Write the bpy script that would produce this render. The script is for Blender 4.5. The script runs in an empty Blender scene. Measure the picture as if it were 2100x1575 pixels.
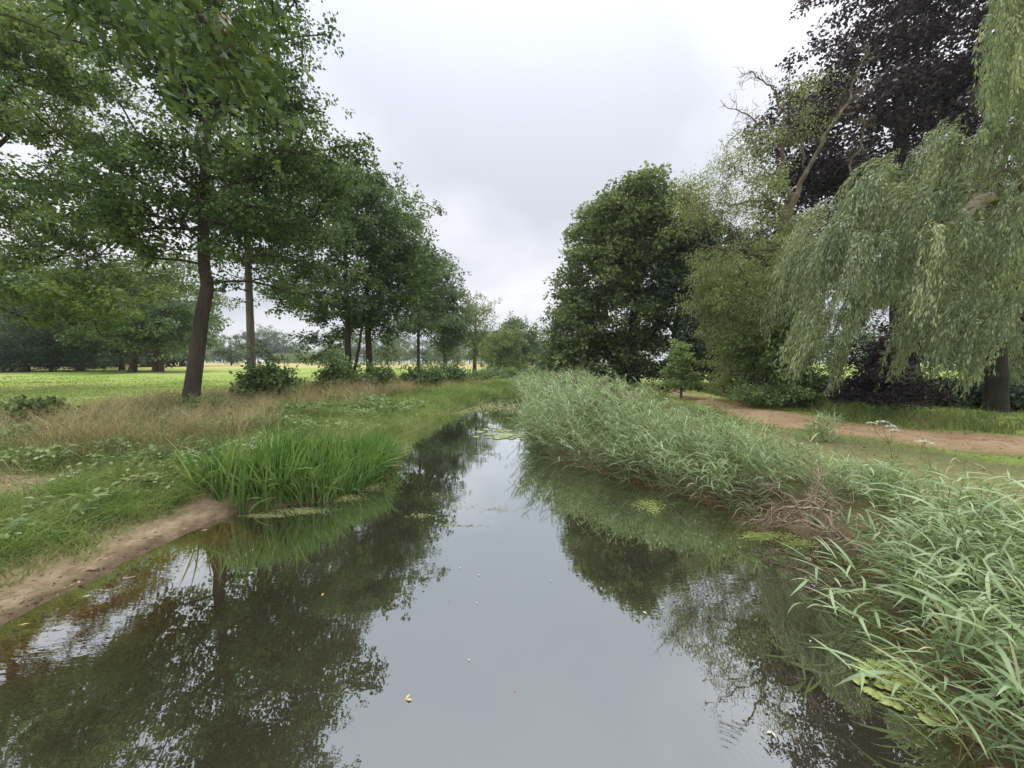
import bpy, math, random
import numpy as np
from mathutils import Vector, Matrix

# ------------------------------------------------------------------ camera, sky, sun, exposure
SC = bpy.context.scene
COL = SC.collection
F = 789.0                       # focal length in photo pixels (2100 wide)
CAM_H = 2.5
PITCH = math.atan(45.0 / F)
cam_d = bpy.data.cameras.new('camera')
cam_d.sensor_width = 36.0
cam_d.lens = 36.0 * F / 2100.0
cam_d.clip_start = 0.05
cam_d.clip_end = 5000
cam = bpy.data.objects.new('camera', cam_d)
COL.objects.link(cam)
cam.location = (0, 0, CAM_H)
cam.rotation_euler = (math.pi / 2 - PITCH, 0, 0)
SC.camera = cam

SUN_EL, SUN_AZ = math.radians(64), math.radians(25)      # azimuth to the right of straight ahead
world = bpy.data.worlds.new('World')
SC.world = world
world.use_nodes = True
wn, wl = world.node_tree.nodes, world.node_tree.links
wn.clear()
def wnode(t, **kw):
    n = wn.new(t)
    for k, v in kw.items():
        setattr(n, k, v)
    return n
w_out = wnode('ShaderNodeOutputWorld')
bg = wnode('ShaderNodeBackground')
sky = wnode('ShaderNodeTexSky')
sky.sky_type = 'NISHITA'
sky.sun_disc = False
sky.sun_elevation = SUN_EL
sky.sun_rotation = SUN_AZ
sky.air_density = 1.0
sky.dust_density = 2.0
skym = wnode('ShaderNodeVectorMath', operation='SCALE')
skym.inputs['Scale'].default_value = 0.09
wl.new(sky.outputs[0], skym.inputs[0])
tc = wnode('ShaderNodeTexCoord')
sep = wnode('ShaderNodeSeparateXYZ')
wl.new(tc.outputs['Generated'], sep.inputs[0])
# project the direction on a cloud layer so that clouds flatten towards the horizon
zz = wnode('ShaderNodeMath', operation='MAXIMUM'); zz.inputs[1].default_value = 0.0
wl.new(sep.outputs['Z'], zz.inputs[0])
za = wnode('ShaderNodeMath', operation='ADD'); za.inputs[1].default_value = 0.22
wl.new(zz.outputs[0], za.inputs[0])
comb = wnode('ShaderNodeCombineXYZ')
for i, ax in enumerate('XY'):
    dv = wnode('ShaderNodeMath', operation='DIVIDE')
    wl.new(sep.outputs[ax], dv.inputs[0]); wl.new(za.outputs[0], dv.inputs[1])
    wl.new(dv.outputs[0], comb.inputs[i])
def wnoise(scale, detail, loc):
    mp = wnode('ShaderNodeMapping'); mp.inputs['Location'].default_value = loc
    mp.inputs['Scale'].default_value = (1.0, 0.8, 1.0)
    wl.new(comb.outputs[0], mp.inputs[0])
    n = wnode('ShaderNodeTexNoise'); n.inputs['Scale'].default_value = scale
    n.inputs['Detail'].default_value = detail; n.inputs['Roughness'].default_value = 0.5
    wl.new(mp.outputs[0], n.inputs['Vector'])
    return n.outputs['Fac']
n1 = wnoise(0.8, 4.5, (2.2, 9.1, 0.43))
cr = wnode('ShaderNodeValToRGB')
e = cr.color_ramp.elements
e[0].position = 0.38; e[0].color = (0.63, 0.665, 0.74, 1)
e[1].position = 0.62; e[1].color = (1.0, 1.0, 1.02, 1)
m_ = cr.color_ramp.elements.new(0.5); m_.color = (0.84, 0.85, 0.905, 1)
wl.new(n1, cr.inputs[0])
# overcast luminance: dimmer towards the horizon, brightest overhead
el = wnode('ShaderNodeMapRange')
el.inputs['From Min'].default_value = 0.0; el.inputs['From Max'].default_value = 1.0
el.inputs['To Min'].default_value = 0.82; el.inputs['To Max'].default_value = 3.1
z2n = wnode('ShaderNodeMath', operation='POWER'); z2n.inputs[1].default_value = 4.0
wl.new(zz.outputs[0], z2n.inputs[0]); wl.new(z2n.outputs[0], el.inputs['Value'])
cl = wnode('ShaderNodeVectorMath', operation='SCALE')
wl.new(cr.outputs[0], cl.inputs[0]); wl.new(el.outputs[0], cl.inputs['Scale'])
mix = wnode('ShaderNodeMix'); mix.data_type = 'RGBA'
mix.inputs['Factor'].default_value = 0.93          # cloud cover
wl.new(skym.outputs[0], mix.inputs['A']); wl.new(cl.outputs[0], mix.inputs['B'])
wl.new(mix.outputs['Result'], bg.inputs['Color'])
bg.inputs['Strength'].default_value = 1.0
wl.new(bg.outputs[0], w_out.inputs['Surface'])

sun_d = bpy.data.lights.new('sun', 'SUN')
sun_d.energy = 1.5
sun_d.angle = math.radians(25)
sun_d.color = (1.0, 0.96, 0.9)
sun = bpy.data.objects.new('sun', sun_d)
COL.objects.link(sun)
sd = Vector((math.sin(SUN_AZ) * math.cos(SUN_EL), math.cos(SUN_AZ) * math.cos(SUN_EL), math.sin(SUN_EL)))
sun.rotation_euler = sd.to_track_quat('Z', 'Y').to_euler()

vs = SC.view_settings
vs.view_transform = 'Standard'
try: vs.look = 'None'
except Exception: pass
vs.exposure = 0.42
vs.gamma = 1.0
vs.use_curve_mapping = False
SC.render.engine = 'CYCLES'
cy = SC.cycles
cy.use_denoising = True
cy.max_bounces = 6; cy.diffuse_bounces = 3; cy.glossy_bounces = 3; cy.transmission_bounces = 4
cy.transparent_max_bounces = 6; cy.volume_bounces = 0
cy.sample_clamp_indirect = 6.0
cy.caustics_reflective = False; cy.caustics_refractive = False

# ------------------------------------------------------------------ pixel -> place
cp, sp_ = math.cos(PITCH), math.sin(PITCH)
def P(px, py, Y):
    """the point at depth Y on the ray through photo pixel px, py"""
    a, b = (px - 1050) / F, (787.5 - py) / F
    dy, dz = cp + b * sp_, -sp_ + b * cp
    k = Y / dy
    return np.array([a * k, Y, CAM_H + dz * k])
def G(px, py, z=0.0):
    a, b = (px - 1050) / F, (787.5 - py) / F
    dy, dz = cp + b * sp_, -sp_ + b * cp
    k = (z - CAM_H) / dz
    return np.array([a * k, dy * k, z])

# ------------------------------------------------------------------ numeric helpers
def sstep(a, b, x):
    t = np.clip((np.asarray(x, float) - a) / (b - a), 0, 1)
    return t * t * (3 - 2 * t)
def _hash(i, j, s):
    h = np.sin(i * 127.1 + j * 311.7 + s * 74.7) * 43758.5453
    return h - np.floor(h)
def vnoise(x, y, s=0.0):
    x = np.asarray(x, float); y = np.asarray(y, float)
    i, j = np.floor(x), np.floor(y)
    u, v = x - i, y - j
    u = u * u * (3 - 2 * u); v = v * v * (3 - 2 * v)
    return ((_hash(i, j, s) * (1 - u) + _hash(i + 1, j, s) * u) * (1 - v)
            + (_hash(i, j + 1, s) * (1 - u) + _hash(i + 1, j + 1, s) * u) * v)
def fnoise(x, y, s=0.0):
    return (vnoise(x, y, s) + 0.5 * vnoise(2.03 * x, 2.03 * y, s + 1) + 0.25 * vnoise(4.1 * x, 4.1 * y, s + 2)) / 1.75
def norm(v):
    return v / np.maximum(np.linalg.norm(v, axis=-1, keepdims=True), 1e-9)

# water's edges, traced at water level
LE = [(-9.0, -8.0), (-7.5, -3.0), (-6.4, 0.5), (-5.3, 2.6)] + [tuple(G(*q)[:2]) for q in
     [(0, 1290), (150, 1212), (300, 1130), (480, 1052), (660, 1030), (765, 990), (815, 930), (850, 890), (925, 848), (1000, 824), (1058, 811)]] + \
     [(1.6, 34), (5.0, 45), (10.5, 60), (18, 80), (28, 110), (60, 200)]
RE = [(4.5, -8.0), (3.2, -3.0), (2.7, 0.0), (2.75, 1.6)] + [tuple(G(*q)[:2]) for q in
     [(2010, 1575), (1900, 1420), (1800, 1240), (1765, 1150), (1650, 1103), (1530, 1050), (1400, 1020), (1300, 990), (1190, 960), (1110, 930), (1090, 880), (1078, 840), (1074, 815)]] + \
     [(3.6, 32.5), (8.0, 44), (13.5, 58), (22, 78), (33, 110), (66, 200)]
LE = np.array(sorted(LE, key=lambda q: q[1])); RE = np.array(sorted(RE, key=lambda q: q[1]))
def xL(y): return np.interp(y, LE[:, 1], LE[:, 0]) + 0.10 * (vnoise(np.asarray(y) * 1.3, 0, 5) - 0.5)
def xR(y): return np.interp(y, RE[:, 1], RE[:, 0]) + 0.12 * (vnoise(np.asarray(y) * 1.1, 9, 5) - 0.5)

def height(x, y):
    x = np.asarray(x, float); y = np.asarray(y, float)
    d = xL(y) - x; e_ = x - xR(y)
    b = 1 - sstep(5.7, 6.5, y)
    pa = np.interp(d, [-4, -2.2, -1.0, -.4, 0, .42, .75, 2, 4, 15, 40, 100, 300], [-1, -.55, -.17, -.05, 0, .06, .22, .5, .68, .95, 1.35, 1.7, 1.9])
    pb = np.interp(d, [-3, -1.2, -.4, 0, .3, .8, 2, 4, 15, 40, 100, 300], [-1, -.8, -.4, 0, .2, .38, .52, .68, .95, 1.35, 1.7, 1.9])
    hl = pa * b + pb * (1 - b)
    m = sstep(4.2, 4.9, y) * (1 - sstep(6.2, 7.0, y))
    ra = np.interp(e_, [-3, -1.6, -.5, 0, .5, .9, 2, 4, 15, 60, 300], [-1, -.55, -.13, 0, .07, .2, .5, .7, .8, 1.0, 1.2])
    rb = np.interp(e_, [-3, -1.2, -.4, 0, .3, .8, 2, 4, 15, 60, 300], [-1, -.8, -.4, 0, .15, .3, .5, .7, .8, 1.0, 1.2])
    hr = ra * m + rb * (1 - m)
    h = np.maximum(hl, hr)
    land = sstep(0.2, 1.6, np.maximum(d, e_))
    h = h + land * (0.16 * (vnoise(x * .55, y * .55, 1) - .5) + 0.07 * (vnoise(x * 1.7, y * 1.7, 2) - .5) * (1 - sstep(15, 30, y)))
    h = h + 0.018 * (vnoise(x * 4.3, y * 4.3, 3) - .5)
    return h
def hz(x, y): return float(height(x, y))

def hit(px, py, lo=None):
    """where the ray through a photo pixel meets the ground"""
    q = G(px, py, 0.3)
    for _ in range(12):
        q = G(px, py, float(np.clip(hz(q[0], q[1]), -.2, 2.0)))
    if lo is not None and float(xL(q[1]) - q[0]) < lo and py > 800: return hit(px, py - 10, lo)
    return q
# ------------------------------------------------------------------ mesh helpers
def mesh_np(name, verts, polys, attrs=None, mat=None, smooth=False, uv=None):
    """polys: list of int arrays (n, k)"""
    me = bpy.data.meshes.new(name)
    verts = np.ascontiguousarray(verts, dtype=np.float32)
    polys = [np.asarray(p, dtype=np.int32) for p in polys if len(p)]
    me.vertices.add(len(verts)); me.vertices.foreach_set('co', verts.ravel())
    nl = sum(p.size for p in polys); npoly = sum(len(p) for p in polys)
    me.loops.add(nl); me.polygons.add(npoly)
    me.loops.foreach_set('vertex_index', np.concatenate([p.ravel() for p in polys]))
    starts, o = [], 0
    for p in polys:
        starts.append(o + np.arange(len(p)) * p.shape[1]); o += p.size
    me.polygons.foreach_set('loop_start', np.concatenate(starts).astype(np.int32))
    if smooth:
        me.polygons.foreach_set('use_smooth', np.ones(npoly, dtype=bool))
    for k, v in (attrs or {}).items():
        a = me.attributes.new(k, 'FLOAT', 'POINT')
        a.data.foreach_set('value', np.ascontiguousarray(v, dtype=np.float32))
    me.update(calc_edges=True)
    if mat: me.materials.append(mat)
    return me
def obj(name, me, parent=None, loc=None, kind=None):
    o = bpy.data.objects.new(name, me)
    COL.objects.link(o)
    if parent: o.parent = parent
    if loc is not None: o.location = loc
    if kind: o['kind'] = kind
    return o
def tag(o, label, cat, group=None):
    o['label'] = label; o['category'] = cat
    if group: o['group'] = group
    return o
def thing(name, label, cat, loc=(0, 0, 0), group=None):
    o = bpy.data.objects.new(name, None)
    o.empty_display_size = 0.2
    COL.objects.link(o); o.location = tuple(float(q) for q in loc)
    return tag(o, label, cat, group)
def copy_thing(root, label=None, loc=None, rotz=None, scale=None):
    c = root.copy(); COL.objects.link(c)
    if label: c['label'] = label
    if loc is not None: c.location = tuple(float(q) for q in loc)
    if rotz is not None: c.rotation_euler = (0, 0, rotz)
    if scale is not None: c.scale = scale if hasattr(scale, '__len__') else (scale,) * 3
    for ch in root.children:
        k = ch.copy(); COL.objects.link(k); k.parent = c
        for g in ch.children:
            j = g.copy(); COL.objects.link(j); j.parent = k
    return c

class Acc:
    """collects vertices, quads and triangles for one mesh"""
    def __init__(self): self.v, self.q, self.t, self.a, self.n = [], [], [], [], 0
    def add(self, v, q=None, t=None, var=0.5):
        v = np.asarray(v, float).reshape(-1, 3)
        if q is not None and len(q): self.q.append(np.asarray(q) + self.n)
        if t is not None and len(t): self.t.append(np.asarray(t) + self.n)
        self.v.append(v)
        self.a.append(np.broadcast_to(np.asarray(var, float), (len(v),)).copy())
        self.n += len(v)
    def mesh(self, name, mat, smooth=False):
        polys = []
        if self.q: polys.append(np.concatenate(self.q))
        if self.t: polys.append(np.concatenate(self.t))
        return mesh_np(name, np.concatenate(self.v), polys, {'var': np.concatenate(self.a)}, mat, smooth)

def add_strips(acc, pts, side, var):
    """pts, side: (M, S, 3) -> ribbons; var: (M,)"""
    M, S, _ = pts.shape
    if M == 0: return
    v = np.stack([pts - side, pts + side], 2).reshape(-1, 3)
    b = (np.arange(M) * S * 2)[:, None] + (np.arange(S - 1) * 2)[None, :]
    q = np.stack([b, b + 1, b + 3, b + 2], -1).reshape(-1, 4)
    acc.add(v, q, var=np.repeat(var, S * 2))

def add_blades(acc, base, d0, L, bend, W, S, var, prof=None, flat_ref=None, rng=None):
    """curved tapering blades: p(t) = base + d0 L t + bend L t^2"""
    t = np.linspace(0, 1, S)[None, :, None]
    L3 = L[:, None, None]
    pts = base[:, None] + d0[:, None] * L3 * t + bend[:, None] * L3 * t * t
    tan = norm(d0[:, None] + 2 * bend[:, None] * t)
    if flat_ref is None:
        ref = norm(rng.normal(size=(len(base), 3)))
    else:
        ref = flat_ref
    sd_ = norm(np.cross(tan, np.broadcast_to(ref[:, None], tan.shape)))
    if prof is None: prof = 1 - np.linspace(0, 1, S) ** 1.5 * .97
    side = sd_ * (W[:, None, None] * .5) * np.asarray(prof)[None, :, None]
    add_strips(acc, pts, side, var)

def add_leaves(acc, p, axis, nrm, L, W, var, fold=0.18):
    """pointed leaves, one folded quad each"""
    sd_ = norm(np.cross(axis, nrm)); n2 = np.cross(sd_, axis)
    L = L[:, None]; W = W[:, None]
    v = np.stack([p, p + axis * L * .48 + sd_ * W * .5 + n2 * W * fold, p + axis * L, p + axis * L * .48 - sd_ * W * .5 + n2 * W * fold], 1)
    q = np.arange(len(p) * 4).reshape(-1, 4)
    acc.add(v.reshape(-1, 3), q, var=np.repeat(var, 4))

def add_frusta(acc, a, b, ra, rb, sides, var=0.5):
    if len(a) == 0: return
    t = norm(b - a)
    ref = np.where(np.abs(t[:, 2:3]) > .9, np.array([[1., 0, 0]]), np.array([[0, 0, 1.]]))
    u = norm(np.cross(t, ref)); w = np.cross(t, u)
    ang = np.arange(sides) / sides * 2 * np.pi
    ring = u[:, None] * np.cos(ang)[None, :, None] + w[:, None] * np.sin(ang)[None, :, None]
    v = np.concatenate([a[:, None] + ring * ra[:, None, None], b[:, None] + ring * rb[:, None, None]], 1)
    i = np.arange(sides); j = (i + 1) % sides
    q = np.stack([i, j, j + sides, i + sides], -1)[None] + (np.arange(len(a)) * sides * 2)[:, None, None]
    acc.add(v.reshape(-1, 3), q.reshape(-1, 4), var=var)

def catmull(pts, n):
    pts = np.asarray(pts, float)
    ext = np.concatenate([[2 * pts[0] - pts[1]], pts, [2 * pts[-1] - pts[-2]]])
    out = []
    m = len(pts) - 1
    for s in np.linspace(0, m, n):
        i = min(int(s), m - 1); t = s - i
        p0, p1, p2, p3 = ext[i:i + 4]
        out.append(.5 * ((2 * p1) + (-p0 + p2) * t + (2 * p0 - 5 * p1 + 4 * p2 - p3) * t * t + (-p0 + 3 * p1 - 3 * p2 + p3) * t ** 3))
    return np.array(out)

def add_tube(acc, pts, rad, sides, rng=None, rough=0.0, flare=0.0, var=0.5):
    pts = np.asarray(pts, float); n = len(pts); rad = np.asarray(rad, float)
    t = norm(np.gradient(pts, axis=0))
    u = np.cross(t[0], [0, 1, 0.1]); u /= np.linalg.norm(u)
    V = []
    ang = np.arange(sides) / sides * 2 * np.pi
    ph = rng.uniform(0, 6, 3) if rng is not None else np.zeros(3)
    for i in range(n):
        u = u - t[i] * np.dot(u, t[i]); u /= np.linalg.norm(u)
        w = np.cross(t[i], u)
        r = rad[i] * np.ones(sides)
        if rng is not None:
            r = r * (1 + rough * (np.sin(3 * ang + ph[0] + i * .35) * .5 + np.sin(5 * ang + ph[1] - i * .5) * .3 + rng.normal(size=sides) * .35))
        if flare:
            f = flare * math.exp(-i / max(1, n * .05))
            r = r * (1 + f * (0.55 + .45 * np.sin(5 * ang + ph[2])))
        V.append(pts[i] + (np.cos(ang)[:, None] * u + np.sin(ang)[:, None] * w) * r[:, None])
    V = np.concatenate(V)
    i = np.arange(sides); j = (i + 1) % sides
    q = np.concatenate([np.stack([i + k * sides, j + k * sides, j + (k + 1) * sides, i + (k + 1) * sides], -1) for k in range(n - 1)])
    V = np.concatenate([V, pts[-1:] + t[-1:] * rad[-1] * .3])
    tip = len(V) - 1
    tr = np.stack([i + (n - 1) * sides, j + (n - 1) * sides, np.full(sides, tip)], -1)
    acc.add(V, q, tr, var=var)

# ------------------------------------------------------------------ materials
def nt(name):
    m = bpy.data.materials.new(name); m.use_nodes = True
    N, L = m.node_tree.nodes, m.node_tree.links
    N.clear()
    return m, N, L
def ramp(N, stops):
    r = N.new('ShaderNodeValToRGB')
    el_ = r.color_ramp.elements
    el_[0].position, el_[0].color = stops[0][0], (*stops[0][1], 1)
    el_[1].position, el_[1].color = stops[-1][0], (*stops[-1][1], 1)
    for pos, c in stops[1:-1]:
        q = el_.new(pos); q.color = (*c, 1)
    return r
def noise(N, L, scale, detail=3, vec=None, rough=.55):
    n = N.new('ShaderNodeTexNoise')
    n.inputs['Scale'].default_value = scale; n.inputs['Detail'].default_value = detail
    n.inputs['Roughness'].default_value = rough
    if vec is not None: L.new(vec, n.inputs['Vector'])
    return n
def leafmat(name, stops, trans=0.35, rough=0.5, spec=0.35, tint=(1.15, 1.15, 0.8), clump=1.2):
    m, N, L = nt(name)
    out = N.new('ShaderNodeOutputMaterial')
    at = N.new('ShaderNodeAttribute'); at.attribute_name = 'var'
    geo = N.new('ShaderNodeNewGeometry')
    nz = noise(N, L, clump, 2, geo.outputs['Position'])
    ad = N.new('ShaderNodeMath'); ad.operation = 'MULTIPLY_ADD'
    L.new(nz.outputs['Fac'], ad.inputs[0]); ad.inputs[1].default_value = 0.7
    sb = N.new('ShaderNodeMath'); sb.operation = 'SUBTRACT'; sb.inputs[1].default_value = 0.35
    L.new(at.outputs['Fac'], sb.inputs[0]); L.new(sb.outputs[0], ad.inputs[2])
    r = ramp(N, stops); L.new(ad.outputs[0], r.inputs[0])
    pb = N.new('ShaderNodeBsdfPrincipled')
    pb.inputs['Roughness'].default_value = rough
    pb.inputs['Specular IOR Level'].default_value = spec
    L.new(r.outputs[0], pb.inputs['Base Color'])
    tl = N.new('ShaderNodeBsdfTranslucent')
    tm = N.new('ShaderNodeVectorMath'); tm.operation = 'MULTIPLY'; tm.inputs[1].default_value = tint
    L.new(r.outputs[0], tm.inputs[0]); L.new(tm.outputs[0], tl.inputs['Color'])
    mx = N.new('ShaderNodeMixShader'); mx.inputs[0].default_value = trans
    L.new(pb.outputs[0], mx.inputs[1]); L.new(tl.outputs[0], mx.inputs[2])
    L.new(mx.outputs[0], out.inputs['Surface'])
    return m
def barkmat(name, a, b, scale=9.0, bump=0.5):
    m, N, L = nt(name)
    out = N.new('ShaderNodeOutputMaterial')
    tc_ = N.new('ShaderNodeTexCoord')
    mp = N.new('ShaderNodeMapping'); mp.inputs['Scale'].default_value = (1, 1, 0.22)
    L.new(tc_.outputs['Object'], mp.inputs[0])
    n1_ = noise(N, L, scale, 5, mp.outputs[0], .65)
    n2_ = noise(N, L, 1.3, 3, tc_.outputs['Object'])
    r = ramp(N, [(.3, a), (.7, b)])
    am = N.new('ShaderNodeMath'); am.operation = 'MULTIPLY_ADD'; am.inputs[1].default_value = .55
    L.new(n1_.outputs['Fac'], am.inputs[0])
    m5 = N.new('ShaderNodeMath'); m5.operation = 'MULTIPLY'; m5.inputs[1].default_value = .45
    L.new(n2_.outputs['Fac'], m5.inputs[0]); L.new(m5.outputs[0], am.inputs[2])
    L.new(am.outputs[0], r.inputs[0])
    pb = N.new('ShaderNodeBsdfPrincipled'); pb.inputs['Roughness'].default_value = .9
    pb.inputs['Specular IOR Level'].default_value = .2
    L.new(r.outputs[0], pb.inputs['Base Color'])
    bp = N.new('ShaderNodeBump'); bp.inputs['Strength'].default_value = bump; bp.inputs['Distance'].default_value = .03
    L.new(n1_.outputs['Fac'], bp.inputs['Height']); L.new(bp.outputs[0], pb.inputs['Normal'])
    L.new(pb.outputs[0], out.inputs['Surface'])
    return m
def plainmat(name, c, rough=.7, trans=0.0, var=0.25):
    return leafmat(name, [(.2, tuple(q * (1 - var) for q in c)), (.8, tuple(q * (1 + var) for q in c))], trans, rough, .3)

M = {}
M['oak'] = leafmat('oak_leaf', [(.1, (.050, .092, .036)), (.5, (.108, .178, .062)), (.9, (.23, .32, .105))])
M['oak_bright'] = leafmat('oak_bright_leaf', [(.1, (.06, .105, .036)), (.5, (.14, .205, .062)), (.9, (.28, .345, .105))])
M['ash'] = leafmat('poplar_leaf', [(.1, (.07, .115, .06)), (.5, (.135, .205, .10)), (.9, (.25, .33, .16))])
M['pale'] = leafmat('pale_leaf', [(.1, (.12, .17, .05)), (.5, (.20, .27, .09)), (.9, (.30, .36, .13))], .4)
M['far'] = leafmat('far_leaf', [(.1, (0.058, 0.104, 0.039)), (.5, (0.098, 0.163, 0.058)), (.9, (0.156, 0.234, 0.078))])
M['farpurple'] = leafmat('far_purple_leaf', [(.1, (.05, .04, .045)), (.9, (.10, .07, .075))])
M['sycamore'] = leafmat('sycamore_leaf', [(.1, (.07, .12, .055)), (.5, (.16, .225, .09)), (.9, (.34, .38, .15))])
M['weep'] = leafmat('weeping_beech_leaf', [(.1, (0.026, 0.046, 0.026)), (.9, (0.065, 0.111, 0.052))], .2)
M['copper'] = leafmat('copper_leaf', [(.1, (.026, .018, .026)), (.6, (.052, .036, .046)), (.9, (.095, .065, .072))], .22, .45, .4, (1.3, .8, .8))
M['willow'] = leafmat('willow_leaf', [(.1, (.16, .225, .12)), (.5, (.35, .43, .24)), (.93, (.57, .62, .36)), (1, (.63, .60, .27))], .35, .5, .35, (1.1, 1.1, .7))
M['curly'] = leafmat('curly_willow_leaf', [(.1, (.15, .20, .085)), (.5, (.31, .37, .16)), (.9, (.48, .52, .25))], .4)
M['young'] = leafmat('young_tree_leaf', [(.1, (.17, .25, .10)), (.5, (.31, .42, .17)), (.9, (.46, .55, .24))], .4)
M['shrub'] = leafmat('shrub_leaf', [(.1, (.075, .135, .055)), (.5, (.17, .26, .095)), (.9, (.33, .42, .16))], .3)
M['yew'] = leafmat('yew_leaf', [(.1, (0.028, 0.056, 0.031)), (.9, (0.084, 0.126, 0.063))], .2)
M['grass'] = leafmat('grass_blade', [(.1, (.11, .175, .06)), (.45, (.21, .28, .10)), (.8, (.36, .38, .17)), (1, (.54, .47, .26))], .35, .55, .3, (1.1, 1.1, .7), .7)
M['sedge'] = leafmat('sedge_blade', [(.1, (.12, .205, .05)), (.5, (.25, .37, .10)), (.9, (.43, .49, .18))], .35, .5, .3, (1.1, 1.1, .7), .7)
M['dry'] = leafmat('dry_grass_blade', [(.1, (.23, .19, .085)), (.5, (.45, .37, .18)), (.9, (.68, .58, .33))], .3, .7, .2, (1, 1, .9), .8)
M['iris'] = leafmat('iris_blade', [(.1, (.09, .19, .05)), (.5, (.19, .33, .09)), (.9, (.36, .50, .18))], .35, .4, .45, (1.1, 1.1, .5))
M['reed'] = leafmat('reed_blade', [(.05, (.14, .215, .095)), (.5, (.32, .43, .215)), (.9, (.49, .59, .35)), (1, (.62, .54, .31))], .3, .5, .35, (1.1, 1.1, .75), 1.0)
M['reedstem'] = leafmat('reed_stem', [(.1, (.16, .19, .07)), (.9, (.34, .33, .16))], .1)
M['plume'] = leafmat('reed_plume', [(.1, (.16, .11, .09)), (.9, (.40, .31, .22))], .3)
M['weed'] = leafmat('weed_leaf', [(.1, (.13, .21, .075)), (.5, (.24, .34, .12)), (.9, (.40, .47, .22))], .35)
M['dryleaf'] = leafmat('dead_leaf', [(.1, (.16, .09, .045)), (.9, (.34, .20, .11))], .15)
M['yellowleaf'] = leafmat('yellow_leaf', [(.1, (.55, .38, .07)), (.9, (.75, .62, .25))], .1)
M['paleleaf'] = leafmat('pale_dead_leaf', [(.1, (.5, .45, .32)), (.9, (.75, .72, .6))], .1)
M['lily'] = leafmat('lily_leaf', [(.1, (.28, .33, .12)), (.9, (.52, .55, .28))], .05, .35, .5)
M['lilygreen'] = leafmat('pondweed_leaf', [(.1, (.17, .22, .045)), (.9, (.36, .41, .12))], .05, .4, .5)
M['weedmat'] = leafmat('algae_speck', [(.1, (.15, .18, .055)), (.5, (.27, .29, .10)), (.9, (.40, .38, .19))], .05, .6, .3)
M['white'] = plainmat('white_petal', (.8, .8, .72), .6, .2, .08)
M['poppy'] = plainmat('red_petal', (.7, .10, .05), .6, .2, .1)
M['chip'] = plainmat('dark_chip', (.045, .04, .045), .6, 0, .4)
M['bark'] = barkmat('oak_bark', (.040, .030, .024), (.125, .097, .078))
M['barkpale'] = barkmat('pale_bark', (.11, .095, .075), (.27, .24, .20))
M['barkdark'] = barkmat('dark_bark', (.03, .026, .024), (.09, .075, .065))
M['barkred'] = barkmat('red_brown_bark', (.07, .045, .035), (.20, .13, .10))
M['deadwood'] = barkmat('dead_wood', (.20, .15, .10), (.46, .37, .26), 14, .3)
M['silver'] = barkmat('bleached_wood', (.35, .27, .23), (.62, .52, .47), 12, .3)
M['willowwood'] = barkmat('willow_wood', (.10, .08, .055), (.24, .20, .13), 12, .4)

# ---- ground, sand, path, water
def ground_material():
    m, N, L = nt('ground')
    out = N.new('ShaderNodeOutputMaterial')
    geo = N.new('ShaderNodeNewGeometry'); pos = geo.outputs['Position']
    def at(n):
        a = N.new('ShaderNodeAttribute'); a.attribute_name = n; return a.outputs['Fac']
    def mixc(f, a, b):
        x = N.new('ShaderNodeMix'); x.data_type = 'RGBA'
        L.new(f, x.inputs['Factor']); L.new(a, x.inputs['A']); L.new(b, x.inputs['B'])
        return x.outputs['Result']
    nb = noise(N, L, .16, 4, pos); ns = noise(N, L, 7.0, 5, pos, .7); nf = noise(N, L, 38.0, 3, pos, .7)
    mm = N.new('ShaderNodeMath'); mm.operation = 'MULTIPLY_ADD'; mm.inputs[1].default_value = .5
    L.new(ns.outputs['Fac'], mm.inputs[0])
    m2 = N.new('ShaderNodeMath'); m2.operation = 'MULTIPLY'; m2.inputs[1].default_value = .5
    L.new(nb.outputs['Fac'], m2.inputs[0]); L.new(m2.outputs[0], mm.inputs[2])
    lawn = ramp(N, [(.36, (.14, .24, .04)), (.5, (.27, .36, .075)), (.62, (.45, .44, .16))]); L.new(mm.outputs[0], lawn.inputs[0])
    rough = ramp(N, [(.3, (.10, .115, .045)), (.5, (.18, .175, .075)), (.7, (.33, .27, .15))]); L.new(mm.outputs[0], rough.inputs[0])
    sand = ramp(N, [(.3, (.16, .115, .07)), (.5, (.28, .205, .13)), (.7, (.40, .305, .20))]); L.new(ns.outputs['Fac'], sand.inputs[0])
    wetc = ramp(N, [(.3, (.055, .04, .024)), (.7, (.12, .085, .05))]); L.new(ns.outputs['Fac'], wetc.inputs[0])
    bed = ramp(N, [(.35, (.18, .105, .05)), (.65, (.32, .20, .10))]); L.new(ns.outputs['Fac'], bed.inputs[0])
    dry = ramp(N, [(.35, (.40, .32, .14)), (.65, (.55, .44, .21))]); L.new(mm.outputs[0], dry.inputs[0])
    c = mixc(at('lawn'), rough.outputs[0], lawn.outputs[0])
    c = mixc(at('dry'), c, dry.outputs[0])
    c = mixc(at('sand'), c, sand.outputs[0])
    c = mixc(at('wet'), c, wetc.outputs[0])
    c = mixc(at('bed'), c, bed.outputs[0])
    pb = N.new('ShaderNodeBsdfPrincipled'); pb.inputs['Roughness'].default_value = .95
    pb.inputs['Specular IOR Level'].default_value = .15
    L.new(c, pb.inputs['Base Color'])
    bp = N.new('ShaderNodeBump'); bp.inputs['Strength'].default_value = .5; bp.inputs['Distance'].default_value = .03
    L.new(nf.outputs['Fac'], bp.inputs['Height']); L.new(bp.outputs[0], pb.inputs['Normal'])
    L.new(pb.outputs[0], out.inputs['Surface'])
    return m
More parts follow.
